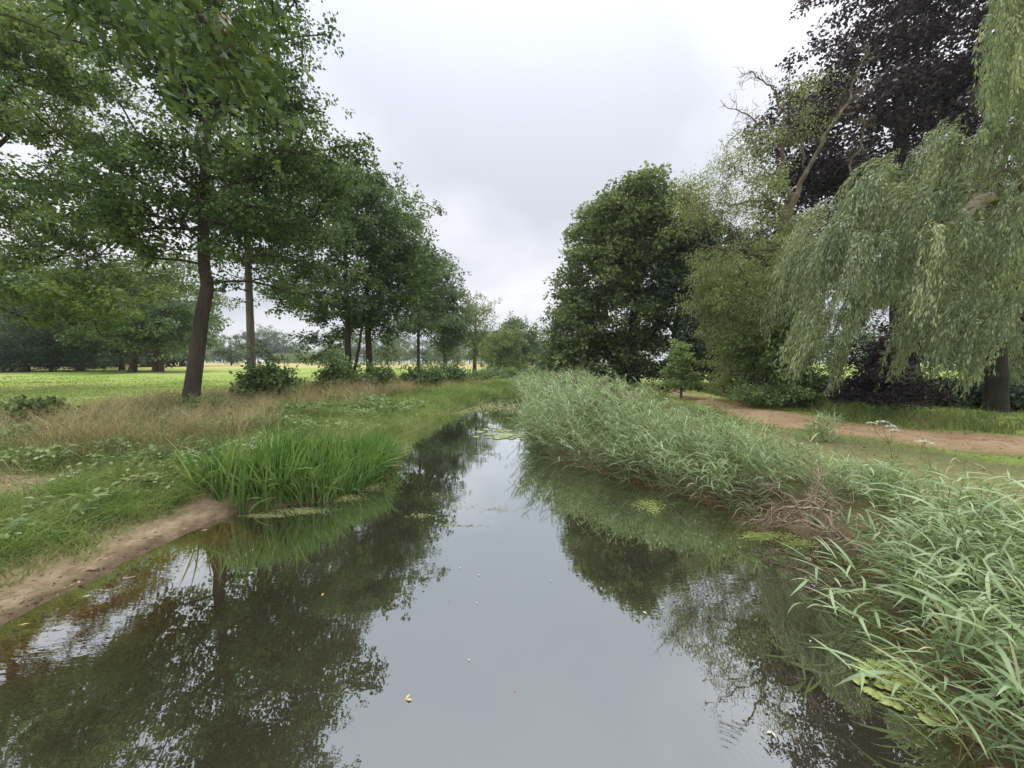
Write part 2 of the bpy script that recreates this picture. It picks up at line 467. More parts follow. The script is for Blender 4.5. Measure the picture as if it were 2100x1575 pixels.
def path_material():
    m, N, L = nt('path_sand')
    out = N.new('ShaderNodeOutputMaterial')
    geo = N.new('ShaderNodeNewGeometry'); pos = geo.outputs['Position']
    ns = noise(N, L, 2.2, 5, pos, .65); nf = noise(N, L, 45, 3, pos, .7); nm = noise(N, L, 14, 4, pos, .7)
    mm = N.new('ShaderNodeMath'); mm.operation = 'MULTIPLY_ADD'; mm.inputs[1].default_value = .45
    L.new(nm.outputs['Fac'], mm.inputs[0])
    m2 = N.new('ShaderNodeMath'); m2.operation = 'MULTIPLY'; m2.inputs[1].default_value = .55
    L.new(ns.outputs['Fac'], m2.inputs[0]); L.new(m2.outputs[0], mm.inputs[2])
    at = N.new('ShaderNodeAttribute'); at.attribute_name = 'edge'
    sandr = ramp(N, [(.3, (.32, .21, .12)), (.5, (.49, .34, .195)), (.7, (.61, .45, .275))]); L.new(mm.outputs[0], sandr.inputs[0])
    gr = ramp(N, [(.3, (.10, .14, .035)), (.7, (.24, .24, .08))]); L.new(nm.outputs['Fac'], gr.inputs[0])
    ed = N.new('ShaderNodeMath'); ed.operation = 'MULTIPLY_ADD'; ed.inputs[1].default_value = 2.2
    L.new(at.outputs['Fac'], ed.inputs[0])
    s2 = N.new('ShaderNodeMath'); s2.operation = 'MULTIPLY_ADD'; s2.inputs[1].default_value = 3.0; s2.inputs[2].default_value = -2.65
    L.new(nm.outputs['Fac'], s2.inputs[0]); L.new(s2.outputs[0], ed.inputs[2]); ed.use_clamp = True
    x = N.new('ShaderNodeMix'); x.data_type = 'RGBA'
    L.new(ed.outputs[0], x.inputs['Factor']); L.new(sandr.outputs[0], x.inputs['A']); L.new(gr.outputs[0], x.inputs['B'])
    pb = N.new('ShaderNodeBsdfPrincipled'); pb.inputs['Roughness'].default_value = .95
    pb.inputs['Specular IOR Level'].default_value = .1
    L.new(x.outputs['Result'], pb.inputs['Base Color'])
    bp = N.new('ShaderNodeBump'); bp.inputs['Strength'].default_value = .6; bp.inputs['Distance'].default_value = .03
    L.new(nf.outputs['Fac'], bp.inputs['Height']); L.new(bp.outputs[0], pb.inputs['Normal'])
    L.new(pb.outputs[0], out.inputs['Surface'])
    return m
RING = G(1490, 1555)
def water_material():
    m, N, L = nt('water')
    out = N.new('ShaderNodeOutputMaterial')
    geo = N.new('ShaderNodeNewGeometry'); pos = geo.outputs['Position']
    dep = N.new('ShaderNodeAttribute'); dep.attribute_name = 'depth'
    # ripples
    mp = N.new('ShaderNodeMapping'); mp.inputs['Rotation'].default_value = (0, 0, math.radians(-35))
    mp.inputs['Scale'].default_value = (1, 2.6, 1)
    L.new(pos, mp.inputs[0])
    r1 = noise(N, L, 5.5, 2, mp.outputs[0], .5)
    r2 = noise(N, L, 1.3, 2, pos, .5)
    msk = noise(N, L, .55, 2, pos)
    mr = N.new('ShaderNodeMapRange'); mr.inputs['From Min'].default_value = .42; mr.inputs['From Max'].default_value = .62
    mr.inputs['To Min'].default_value = .10; mr.inputs['To Max'].default_value = .65
    L.new(msk.outputs['Fac'], mr.inputs['Value'])
    h1 = N.new('ShaderNodeMath'); h1.operation = 'MULTIPLY'
    L.new(r1.outputs['Fac'], h1.inputs[0]); L.new(mr.outputs[0], h1.inputs[1])
    h2 = N.new('ShaderNodeMath'); h2.operation = 'MULTIPLY_ADD'; h2.inputs[1].default_value = .9
    L.new(r2.outputs['Fac'], h2.inputs[0]); L.new(h1.outputs[0], h2.inputs[2])
    # rings spreading from a fish rise
    sb = N.new('ShaderNodeVectorMath'); sb.operation = 'DISTANCE'; sb.inputs[1].default_value = tuple(RING)
    L.new(pos, sb.inputs[0])
    k1 = N.new('ShaderNodeMath'); k1.operation = 'MULTIPLY'; k1.inputs[1].default_value = 120.0; L.new(sb.outputs['Value'], k1.inputs[0])
    sn = N.new('ShaderNodeMath'); sn.operation = 'SINE'; L.new(k1.outputs[0], sn.inputs[0])
    fall = N.new('ShaderNodeMapRange'); fall.inputs['From Min'].default_value = .05; fall.inputs['From Max'].default_value = .42
    fall.inputs['To Min'].default_value = .10; fall.inputs['To Max'].default_value = 0.0
    L.new(sb.outputs['Value'], fall.inputs['Value'])
    rg = N.new('ShaderNodeMath'); rg.operation = 'MULTIPLY_ADD'
    L.new(sn.outputs[0], rg.inputs[0]); L.new(fall.outputs[0], rg.inputs[1]); L.new(h2.outputs[0], rg.inputs[2])
    bp = N.new('ShaderNodeBump'); bp.inputs['Strength'].default_value = 1.0; bp.inputs['Distance'].default_value = .0012
    L.new(rg.outputs[0], bp.inputs['Height'])
    # turbid body: silt lit by the sky, clearing over the shallows
    nb = noise(N, L, 1.1, 3, pos)
    murk = ramp(N, [(.3, (.030, .027, .015)), (.7, (.046, .041, .025))]); L.new(nb.outputs['Fac'], murk.inputs[0])
    body = N.new('ShaderNodeBsdfDiffuse'); L.new(murk.outputs[0], body.inputs['Color'])
    tr = N.new('ShaderNodeBsdfTransparent'); tr.inputs['Color'].default_value = (.92, .80, .58, 1)
    # transmittance exp(-k depth)
    ex = N.new('ShaderNodeMath'); ex.operation = 'MULTIPLY'; ex.inputs[1].default_value = -4.0; L.new(dep.outputs['Fac'], ex.inputs[0])
    ee = N.new('ShaderNodeMath'); ee.operation = 'EXPONENT'; L.new(ex.outputs[0], ee.inputs[0])
    mb = N.new('ShaderNodeMixShader'); L.new(ee.outputs[0], mb.inputs[0]); L.new(body.outputs[0], mb.inputs[1]); L.new(tr.outputs[0], mb.inputs[2])
    gl = N.new('ShaderNodeBsdfGlossy'); gl.inputs['Roughness'].default_value = .0
    gl.inputs['Color'].default_value = (.92, .97, .985, 1)
    L.new(bp.outputs[0], gl.inputs['Normal'])
    lw = N.new('ShaderNodeLayerWeight'); lw.inputs['Blend'].default_value = .5; L.new(bp.outputs[0], lw.inputs['Normal'])
    pw = N.new('ShaderNodeMath'); pw.operation = 'POWER'; pw.inputs[1].default_value = 1.6; L.new(lw.outputs['Facing'], pw.inputs[0])
    fr = N.new('ShaderNodeMath'); fr.operation = 'MULTIPLY_ADD'; fr.inputs[1].default_value = .84; fr.inputs[2].default_value = .20
    L.new(pw.outputs[0], fr.inputs[0]); fr.use_clamp = True
    mx = N.new('ShaderNodeMixShader'); L.new(fr.outputs[0], mx.inputs[0]); L.new(mb.outputs[0], mx.inputs[1]); L.new(gl.outputs[0], mx.inputs[2])
    L.new(mx.outputs[0], out.inputs['Surface'])
    return m

# ------------------------------------------------------------------ the ground, the water, the path
BARE = tuple(hit(30, 998)[:2])
def build_ground():
    ang = np.concatenate([np.linspace(-75, 75, 300), np.linspace(79, 281, 36)])
    rad = np.concatenate([[0.05], np.exp(np.linspace(math.log(.8), math.log(1500), 270))])
    A, R_ = np.meshgrid(np.radians(ang), rad)
    x, y = np.sin(A) * R_, np.cos(A) * R_
    h = height(x, y)
    nr, na = x.shape
    idx = np.arange(nr * na).reshape(nr, na)
    i2 = np.roll(idx, -1, 1)
    q = np.stack([idx[:-1], idx[1:], i2[1:], i2[:-1]], -1).reshape(-1, 4)
    x, y, h = x.ravel(), y.ravel(), h.ravel()
    d, e_ = xL(y) - x, x - xR(y)
    n = fnoise(x * .9, y * .9, 20)
    beach = (1 - sstep(6.1, 6.8, y)) * sstep(-.1, .02, d) * (1 - sstep(.5, .85, d + .55 * (n - .5)))
    bare = sstep(.2, .5, 1 - np.hypot((x - BARE[0]) / 1.9, (y - BARE[1]) / .55) + .5 * (n - .5)) * .9
    bare2 = sstep(.2, .7, 1 - np.hypot((x - 5.6) / .9, (y - 5.0) / .6) + .5 * (n - .5)) * .6
    mud = sstep(4.2, 4.8, y) * (1 - sstep(6.2, 6.8, y)) * sstep(-.1, .05, e_) * (1 - sstep(.5, .9, e_)) * .55
    sand = np.clip(np.maximum.reduce([beach, bare, bare2, mud]), 0, 1)
    bed = np.maximum(1 - sstep(-.06, -.01, h), 0)
    lawn = np.where(x < 2, sstep(10.0, 12.5, d + 2.5 * (n - .5)), sstep(5.5, 7, e_ + 1.5 * (n - .5)))
    dist = np.hypot(x, y)
    dry = sstep(75, 88, dist + 14 * (n - .5)) * (1 - sstep(230, 300, dist)) * (x < 0) * .85
    wet = (1 - sstep(.012, .06, h + .03 * (vnoise(x * 9, y * 9, 4) - .5))) * (np.maximum(d, e_) < 2.0) * .85
    wet = np.maximum(wet, sstep(-.1, .02, e_) * (1 - sstep(.7, 1.3, e_)) * (x > 0) * (y < 60) * .8)
    me = mesh_np('ground', np.stack([x, y, h], 1), [q], {'wet': wet, 'sand': sand, 'bed': bed, 'lawn': lawn, 'dry': dry}, ground_material(), True)
    obj('ground', me, kind='structure')
build_ground()

def build_water():
    ys = np.concatenate([np.linspace(-6, 10, 150), np.linspace(10.2, 40, 110), np.linspace(41, 120, 40)])
    s = np.linspace(0, 1, 90)
    a, b = xL(ys) - .8, xR(ys) + .8
    x = a[:, None] + (b - a)[:, None] * s[None]; y = np.broadcast_to(ys[:, None], x.shape)
    dep = np.maximum(0, -height(x, y))
    idx = np.arange(x.size).reshape(x.shape)
    q = np.stack([idx[:-1, :-1], idx[:-1, 1:], idx[1:, 1:], idx[1:, :-1]], -1).reshape(-1, 4)
    me = mesh_np('water', np.stack([x.ravel(), y.ravel(), np.zeros(x.size)], 1), [q], {'depth': dep.ravel()}, water_material(), True)
    obj('water', me, kind='structure')
build_water()

PATH = catmull([(26, 1.5), (16, 5.3), (11.4, 7.9), (9.0, 10.1), (8.3, 12.4), (8.6, 15.5), (9.2, 20), (9.8, 25)], 160)
PATH = np.column_stack([PATH, np.zeros(len(PATH))]) if PATH.shape[1] == 2 else PATH
def path_dist(x, y):
    x = np.asarray(x, float); y = np.asarray(y, float)
    dd = np.full(x.shape, 1e9)
    for k in range(0, len(PATH), 2):
        dd = np.minimum(dd, np.hypot(x - PATH[k, 0], y - PATH[k, 1]))
    return dd
def build_path():
    t = norm(np.gradient(PATH[:, :2], axis=0)); nrm = np.stack([-t[:, 1], t[:, 0]], 1)
    s = np.linspace(-1, 1, 17)
    w = (1.6 + .3 * vnoise(np.arange(len(PATH)) * .12, 0, 31)) * np.interp(PATH[:, 1], [11, 15], [1, .45])
    x = PATH[:, 0:1] + nrm[:, 0:1] * s[None] * w[:, None]; y = PATH[:, 1:2] + nrm[:, 1:2] * s[None] * w[:, None]
    z = height(x, y) + .022 - .05 * np.abs(s[None]) ** 6
    idx = np.arange(x.size).reshape(x.shape)
    q = np.stack([idx[:-1, :-1], idx[1:, :-1], idx[1:, 1:], idx[:-1, 1:]], -1).reshape(-1, 4)
    edge = np.broadcast_to(np.abs(s)[None], x.shape).ravel()
    me = mesh_np('path', np.stack([x.ravel(), y.ravel(), z.ravel()], 1), [q], {'edge': edge}, path_material(), True)
    obj('path', me, kind='structure')
build_path()

# ------------------------------------------------------------------ trees
UP = np.array([0, 0, 1.])
def blob(px, py, rx, ry, Y, dr=None):
    c = P(px, py, Y)
    k = Y / F
    return (c, np.array([rx * k, (dr if dr else (rx + ry) * .5 * k), ry * k]))
def sample_blobs(blobs, n, rng, shell=.35, clump=0, cr=1.0):
    """points through a union of ellipsoids; with clump > 1 they gather in flat boughs of about that many"""
    m0 = max(6, n // clump) if clump else n
    vol = np.array([np.prod(b[1]) ** .8 for b in blobs]); vol /= vol.sum()
    out = []
    for (c, r), m in zip(blobs, rng.multinomial(m0, vol)):
        d = norm(rng.normal(size=(m, 3)))
        rr = rng.uniform(shell, 1, m) ** .6
        out.append(c + d * rr[:, None] * r)
    out = np.concatenate(out)
    if clump:
        k = rng.integers(0, len(out), n)
        sz = rng.uniform(.55, 1.35, len(out))[k][:, None]
        out = out[k] + rng.normal(size=(n, 3)) * np.array([1, 1, .58]) * cr * .62 * sz
    return out

def grow(trunk, zmin, targets, rng, step=.8, kpath=.3, wig=.06, up=.5):
    """attach every target to the nearest growing wood; returns node positions, parents, number of trunk nodes"""
    pos = [np.array(p) for p in trunk]; par = [-1] + list(range(len(trunk) - 1))
    cap = len(trunk) + int(len(targets) * 14) + 50
    A = np.zeros((cap, 3)); PL = np.zeros(cap); OK = np.zeros(cap, bool); DIR = np.zeros((cap, 3)); PR = np.full(cap, -1)
    n = len(trunk)
    A[:n] = np.array(trunk); PR[:n] = par
    OK[:n] = A[:n, 2] > zmin
    if not OK[:n].any(): OK[n - 1] = True
    order = np.argsort([np.min(np.linalg.norm(A[:n] - q, axis=1)) for q in targets])
    tips = []
    for k in order:
        p = targets[k]
        dv = p - A[:n]; ds = np.linalg.norm(dv, axis=1) + 1e-6
        cost = ds * (1 + .8 * np.maximum(0, -dv[:, 2]) / ds) + kpath * PL[:n]
        cost[~OK[:n]] = 1e9
        i = int(np.argmin(cost)); a = A[i]; L_ = ds[i]
        d0 = DIR[i] if np.any(DIR[i]) else norm(np.array([p[0] - a[0], p[1] - a[1], 0]) + UP * up * L_ * .8)
        c = a + d0 * L_ * .45 + rng.normal(size=3) * wig * L_
        m = max(1, int(round(L_ / step)))
        prev = i
        for s in range(1, m + 1):
            if n >= cap - 1: break
            t = s / m
            q = a * (1 - t) ** 2 + 2 * c * t * (1 - t) + p * t * t + (rng.normal(size=3) * wig * .6 * min(L_, 2) if s < m else 0)
            A[n] = q; PR[n] = prev; PL[n] = PL[prev] + np.linalg.norm(q - A[prev]); OK[n] = True
            DIR[n] = norm(q - A[prev]); prev = n; n += 1
        tips.append(prev)
    return A[:n], PR[:n], len(trunk), tips

def wood(acc, A, PR, nt_, r0, tip=.008, expo=2.3, lim=.62, trunk_r=None):
    n = len(A)
    w = np.zeros(n)
    kids = np.zeros(n, int)
    for i in range(n - 1, nt_ - 1, -1):
        if kids[i] == 0: w[i] = tip ** expo
        p = PR[i]; w[p] += w[i]; kids[p] += 1
    r = w ** (1 / expo)
    # trunk wood accumulates upwards from below
    tot = sum(w[:nt_]) ** (1 / expo)
    k = max(.4, min(3.0, r0 * .95 / max(tot, 1e-6)))
    r = np.maximum(r * k, tip)
    e = np.arange(nt_, n); p = PR[e]
    ra = r[e] * 1.0
    rb = r[e].copy()
    pr_ = np.where(p >= nt_, r[p], 1e9)
    if trunk_r is not None:
        tr_ = np.where(p < nt_, trunk_r[np.minimum(p, nt_ - 1)] * lim, 1e9)
        ra = np.minimum(ra, tr_); rb = np.minimum(rb, tr_)
    ra = np.minimum(np.where(p >= nt_, np.minimum(pr_, ra * 1.35), ra * 1.25), 1.0)
    big = rb > .035; mid = (rb > .014) & ~big; sm = ~big & ~mid
    for msk, sd_ in ((big, 7), (mid, 5), (sm, 3)):
        add_frusta(acc, A[p[msk]], A[e[msk]], ra[msk], rb[msk] * .95, sd_)

def foliage(acc, centers, rng, R, tufts, per, tr, L, W, flat=.6, droop=.15, upb=.7, lvar=.3):
    n = len(centers)
    tc_ = np.repeat(centers, tufts, 0) + rng.normal(size=(n * tufts, 3)) * np.array([R, R, R * flat]) * .62
    tv = rng.normal(0, .16, n * tufts) + np.repeat(rng.normal(0, .08, n), tufts)
    N_ = n * tufts * per
    off = norm(rng.normal(size=(N_, 3))) * (rng.uniform(.2, 1, N_) ** .6)[:, None]
    off[:, 2] *= .65
    p = np.repeat(tc_, per, 0) + off * tr
    ax = norm(off + rng.normal(size=(N_, 3)) * .45 - UP * droop)
    nr = norm(UP * upb + rng.normal(size=(N_, 3)) * .55 + off * .3)
    Ls = L * rng.uniform(1 - lvar, 1 + lvar, N_)
    var = .5 + np.repeat(tv, per) + rng.normal(0, .12, N_)
    add_leaves(acc, p, ax, nr, Ls, W * Ls / L * rng.uniform(.8, 1.2, N_), var)

def trunk_pts(pix, Y, n=40):
    """pix: (px, py) or (px, py, Y) from the ground up"""
    pts = [P(q[0], q[1], q[2] if len(q) > 2 else Y) for q in pix]
    pts[0][2] = hz(pts[0][0], pts[0][1]) - .12
    return catmull(pts, n)

def tree(name, label, cat, trunk, r0, r1, blobs, clusters, leaf, bark, seed, zmin, R=.8, tufts=7, per=12, tr=.28, L=.12, W=.065,
         flat=.6, droop=.15, shell=.35, group=None, flare=.5, kpath=.3, step=.8, extra_limbs=(), bare=0, sides=14, upb=.7, wig=.06, parent=None, up=.5, dens=1.3, clump=7):
    rng = np.random.default_rng(seed)
    base = trunk[0]
    root = thing(name, label, cat, base, group) if parent is None else parent
    base = np.array(root.location)
    tgt = sample_blobs(blobs, clusters + bare, rng, shell, clump, R * 1.75)
    tgt[:, 2] = np.maximum(tgt[:, 2], height(tgt[:, 0], tgt[:, 1]) + rng.uniform(.2, .7, len(tgt)))
    rad = np.linspace(1, 0, len(trunk)) ** .8 * (r0 - r1) + r1
    A, PR, n0, tips = grow(list(trunk), zmin, tgt, rng, step, kpath, wig, up)
    a = Acc(); add_tube(a, trunk - base, rad, sides, rng, .05, flare)
    obj('trunk', a.mesh('trunk', M[bark], True), root)
    b = Acc(); wood(b, A - base, PR, n0, r0, trunk_r=rad)
    for pts, ra, rb in extra_limbs:
        add_tube(b, np.asarray(pts) - base, np.linspace(ra, rb, len(pts)), 7, rng, .04)
    obj('branches', b.mesh('branches', M[bark], True), root, kind='stuff')
    c = Acc()
    keep = tgt[:len(tgt) - bare] if bare else tgt
    foliage(c, keep - base, rng, R * .8, tufts, int(per * dens), tr, L * 1.25, W * 1.5, flat, droop, upb)
    obj('crown', c.mesh('crown', M[leaf]), root)
    return root

def bl(lst, Y, dr=None): return [blob(*q[:4], q[4] if len(q) > 4 else Y, q[5] if len(q) > 5 else dr) for q in lst]

# --- left bank row
tree('oak_tree', 'tall oak with dark leaning trunk standing in dry grass on the left bank', 'tree',
     trunk_pts([(388, 845), (396, 790), (405, 715), (414, 645), (425, 590), (419, 545), (417, 450), (421, 350), (424, 270), (428, 150), (434, 0), (440, -150)], 13.5, 60),
     .25, .06, bl([(440, -130, 200, 150), (500, 60, 150, 150), (560, 240, 115, 105), (370, 300, 110, 130), (500, 400, 130, 90), (340, 440, 80, 80), (600, 400, 70, 80),
                   (350, 110, 110, 110), (480, 590, 45, 50), (330, 560, 60, 45)], 13.5, 3.0),
     360, 'oak', 'bark', 11, 4.6, R=.62, tufts=9, per=13, tr=.25, L=.10, W=.06, dens=1.35)
tree('oak_tree', 'slim pale-trunked oak behind the leafy bush, second from the leaning oak', 'tree',
     trunk_pts([(517, 815), (515, 720), (511, 610), (508, 520), (505, 420), (512, 320), (520, 220)], 18, 44),
     .19, .05, bl([(560, 500, 100, 80), (610, 420, 90, 95), (530, 360, 110, 90), (640, 360, 55, 60), (560, 260, 80, 80), (650, 520, 55, 50), (480, 470, 60, 70)], 18, 2.8),
     210, 'oak', 'barkpale', 12, 5.0, R=.66, tufts=8, per=12, tr=.28, L=.12, W=.066, dens=1.1)
tree('oak_tree', 'broad dark oak with a forked trunk behind the twin bushes by the stream', 'tree',
     trunk_pts([(716, 790), (714, 720), (712, 640), (709, 560), (708, 480), (715, 400)], 27, 40),
     .24, .06, bl([(700, 450, 85, 85), (640, 540, 65, 85), (740, 420, 55, 65), (625, 680, 35, 42), (660, 640, 60, 60), (720, 560, 80, 80), (600, 610, 28, 40), (700, 385, 40, 35)], 27, 3.6),
     290, 'ash', 'barkdark', 13, 4.6, dens=1.1, R=.85, tufts=8, per=12, tr=.33, L=.16, W=.09,
     extra_limbs=[(catmull([P(722, 775, 27.2), P(733, 730, 27.2), P(742, 670, 27.3), P(748, 600, 27.4)], 12), .13, .05)])
tree('oak_tree', 'rounded oak on a stout light brown trunk, right neighbour of the forked oak', 'tree',
     trunk_pts([(760, 790), (757, 730), (754, 670), (752, 600), (765, 520), (775, 440)], 29, 40),
     .27, .06, bl([(775, 560, 75, 100), (800, 440, 45, 75), (755, 660, 65, 45), (820, 580, 45, 75), (770, 400, 35, 35), (830, 490, 30, 55)], 29, 3.6),
     240, 'oak', 'bark', 14, 4.8, dens=1.1, R=.85, tufts=8, per=12, tr=.33, L=.17, W=.095)
tree('poplar_tree', 'slender grey-green tree with a straight thin trunk above the round bushes', 'tree',
     trunk_pts([(858, 790), (858, 720), (857, 620), (845, 520)], 42, 30), .22, .05,
     bl([(832, 480, 28, 48), (840, 540, 34, 60), (865, 600, 40, 65), (835, 660, 45, 50), (878, 660, 35, 45), (855, 560, 40, 50)], 42, 3.0), 210, 'ash', 'barkdark', 15, 4.5, R=1.1, tufts=7, per=11, tr=.42, L=.2, W=.11)
tree('poplar_tree', 'light green tree with brownish trunk just left of the sparse tree', 'tree',
     trunk_pts([(912, 788), (912, 720), (908, 650), (905, 590)], 48, 30), .24, .05,
     bl([(905, 610, 38, 42), (900, 680, 42, 40), (930, 625, 22, 45), (925, 690, 28, 30), (885, 640, 30, 45)], 48, 3.0), 170, 'ash', 'barkred', 16, 4.5, R=1.2, tufts=7, per=11, tr=.45, L=.22, W=.12)
tree('ash_tree', 'thin-leaved pale tree showing its branches against the sky by the bend', 'tree',
     trunk_pts([(973, 782), (974, 730), (975, 680), (977, 625)], 53, 30), .3, .05,
     bl([(975, 665, 42, 48), (985, 700, 36, 40), (955, 690, 28, 40), (978, 630, 22, 24)], 53, 2.6), 150, 'pale', 'barkred', 17, 3.2, R=1.0, tufts=5, per=8, tr=.45, L=.2, W=.09, kpath=.15, bare=60)
tree('lime_tree', 'low yellow-green layered crown on a thin trunk past the sparse tree', 'tree',
     trunk_pts([(1027, 780), (1026, 745), (1025, 710)], 60, 20), .2, .06,
     bl([(1012, 722, 26, 20), (1038, 700, 24, 24), (1026, 740, 26, 14)], 60, 2.4), 110, 'pale', 'barkdark', 18, 2.6, R=1.1, tufts=7, per=10, tr=.5, L=.24, W=.13, flat=.35)
tree('lime_tree', 'greyish tree with small top tuft rising behind the yellow-green crown', 'tree',
     trunk_pts([(1052, 778), (1051, 730), (1050, 690)], 68, 20), .25, .06,
     bl([(1048, 695, 24, 26), (1058, 725, 20, 24), (1052, 670, 8, 10)], 68, 2.6), 120, 'ash', 'barkred', 19, 3.2, R=1.2, tufts=7, per=10, tr=.55, L=.26, W=.14)
tree('oak_tree', 'dark round-topped tree with clear trunk beyond the bend', 'tree',
     trunk_pts([(1080, 782), (1080, 740), (1080, 695)], 70, 20), .28, .06,
     bl([(1080, 692, 24, 20), (1080, 735, 24, 20), (1074, 712, 18, 18)], 70, 2.6), 130, 'oak', 'barkdark', 20, 3.4, R=1.2, tufts=7, per=10, tr=.55, L=.26, W=.14)
tree('oak_tree', 'small tree half hidden by the great sycamore, beyond the bend', 'tree',
     trunk_pts([(1120, 784), (1119, 750), (1117, 715)], 74, 20), .26, .06,
     bl([(1115, 725, 20, 26), (1128, 745, 18, 18)], 74, 2.4), 90, 'ash', 'barkdark', 21, 3.0, R=1.2, tufts=7, per=10, tr=.55, L=.26, W=.14)

# --- park trees on the left
tree('oak_tree', 'great spreading oak whose boughs reach in from the left over the lawn', 'tree',
     catmull([(-30, 21, hz(-30, 21) - .2), (-29.9, 21, 3), (-29.6, 21.2, 6), (-29, 21, 10), (-28.6, 21, 15), (-28, 21, 18)], 40), .62, .12,
     bl([(20, 330, 190, 120), (150, 330, 140, 70), (60, 500, 180, 90), (230, 300, 60, 55), (200, 520, 130, 60), (60, 140, 190, 110), (190, 170, 90, 60),
         (100, 620, 150, 45), (-150, 300, 200, 300), (260, 590, 80, 40), (-100, 60, 200, 150), (100, 640, 150, 35), (300, 610, 60, 30), (60, 420, 160, 60), (130, 580, 130, 45)], 20.5, 4.2),
     600, 'oak_bright', 'barkdark', 22, 4.0, R=.78, tufts=8, per=14, tr=.32, L=.125, W=.075, flat=.4, kpath=.2, clump=4)
tree('beech_tree', 'park tree with leaning brown trunk, right one of the pair on the lawn edge', 'tree',
     trunk_pts([(272, 766), (276, 735), (283, 700), (292, 660), (300, 620)], 44, 24), .38, .12,
     bl([(290, 650, 75, 50), (345, 610, 60, 60), (240, 620, 70, 45), (310, 570, 70, 45), (300, 700, 50, 18)], 44, 5), 230, 'oak_bright', 'barkred', 23, 4.5, R=1.3, tufts=8, per=10, tr=.5, L=.22, W=.12, flat=.4)
tree('beech_tree', 'park tree with upright grey-brown trunk, left one of the pair on the lawn edge', 'tree',
     trunk_pts([(250, 762), (250, 735), (249, 700), (248, 650)], 48, 24), .32, .1,
     bl([(240, 660, 55, 35), (215, 690, 40, 25), (255, 620, 60, 40)], 48, 5), 120, 'yew', 'barkred', 24, 4.5, R=1.4, tufts=8, per=10, tr=.5, L=.24, W=.13, flat=.4)
r_ = tree('hornbeam_tree', 'twin-stemmed dark tree with low drooping crown on the lawn edge', 'tree',
     trunk_pts([(318, 764), (319, 745), (322, 715), (326, 680)], 43, 24), .32, .1,
     bl([(345, 690, 50, 32), (365, 715, 35, 20), (310, 700, 42, 26), (350, 660, 50, 28)], 43, 4.5), 190, 'ash', 'barkred', 25, 3.4, R=1.2, tufts=8, per=10, tr=.48, L=.2, W=.11, flat=.4,
     extra_limbs=[(catmull([P(332, 764, 43), P(331, 745, 43), P(336, 715, 43), P(345, 690, 43)], 10), .28, .1)])
tree('beech_tree', 'stout-trunked park tree between the grey-green bush and the dark thicket', 'tree',
     trunk_pts([(165, 764), (164, 745), (166, 715), (168, 670)], 47, 24), .45, .15,
     bl([(165, 690, 55, 28), (140, 650, 70, 35), (190, 640, 60, 40)], 47, 5), 170, 'yew', 'barkpale', 26, 4.0, R=1.3, tufts=8, per=10, tr=.5, L=.22, W=.12, flat=.4)
tree('yew_tree', 'dense dark evergreen sweeping to the lawn at the far left edge', 'tree',
     trunk_pts([(55, 768), (56, 745), (58, 700)], 41, 16), .3, .12,
     bl([(60, 715, 62, 42), (30, 710, 60, 48), (70, 665, 50, 30), (-30, 705, 60, 55)], 41, 4), 300, 'yew', 'barkdark', 27, 2.0, R=1.1, tufts=8, per=11, tr=.42, L=.18, W=.06, flat=.5, group=None)
tree('hawthorn_tree', 'grey-green small tree with thin stem beside the dark evergreen', 'tree',
     trunk_pts([(105, 767), (105, 740), (106, 705)], 43, 16), .16, .06,
     bl([(112, 705, 42, 34), (130, 720, 28, 22), (100, 680, 30, 25)], 43, 3), 140, 'ash', 'barkdark', 28, 2.2, R=1.0, tufts=8, per=10, tr=.42, L=.17, W=.07, flat=.4)
tree('yew_tree', 'black-green thicket tree between the stout trunk and the pair', 'tree',
     trunk_pts([(212, 762), (212, 745), (212, 715)], 58, 16), .35, .15,
     bl([(210, 735, 38, 24), (190, 710, 44, 34), (225, 690, 40, 30)], 58, 4), 170, 'yew', 'barkdark', 29, 1.8, R=1.4, tufts=8, per=10, tr=.55, L=.26, W=.1)

# --- right bank
tree('sycamore_tree', 'huge rounded sycamore with dense crown down to the reeds on the right', 'tree',
     trunk_pts([(1300, 795), (1300, 740), (1298, 690), (1302, 600), (1300, 500), (1295, 430)], 30, 50), .5, .1,
     bl([(1290, 470, 95, 80), (1215, 570, 68, 80), (1330, 540, 90, 90), (1175, 680, 50, 70), (1270, 650, 110, 75), (1165, 740, 42, 40), (1375, 490, 55, 75), (1330, 730, 75, 45), (1240, 740, 70, 40), (1300, 420, 55, 35), (1230, 480, 50, 50)], 30, 4.6),
     760, 'sycamore', 'barkdark', 31, 2.6, R=1.0, tufts=8, per=11, tr=.42, L=.19, W=.135, flat=.45, shell=.6, upb=1.0, clump=0, dens=1.25)
tree('beech_tree', 'dark forked tree between the sycamore and the weeping curtain', 'tree',
     trunk_pts([(1402, 798), (1396, 740), (1388, 690), (1392, 650), (1402, 610), (1406, 560), (1410, 500)], 27, 40), .42, .1,
     bl([(1400, 520, 55, 60), (1440, 560, 40, 60), (1370, 600, 40, 45), (1430, 480, 50, 50)], 27.5, 3), 150, 'weep', 'barkdark', 32, 5.0, R=.9, tufts=8, per=11, tr=.34, L=.16, W=.09,
     extra_limbs=[(catmull([P(1392, 700, 27), P(1375, 670, 26.8), P(1350, 655, 26.6), P(1335, 640, 26.4)], 8), .16, .07)])
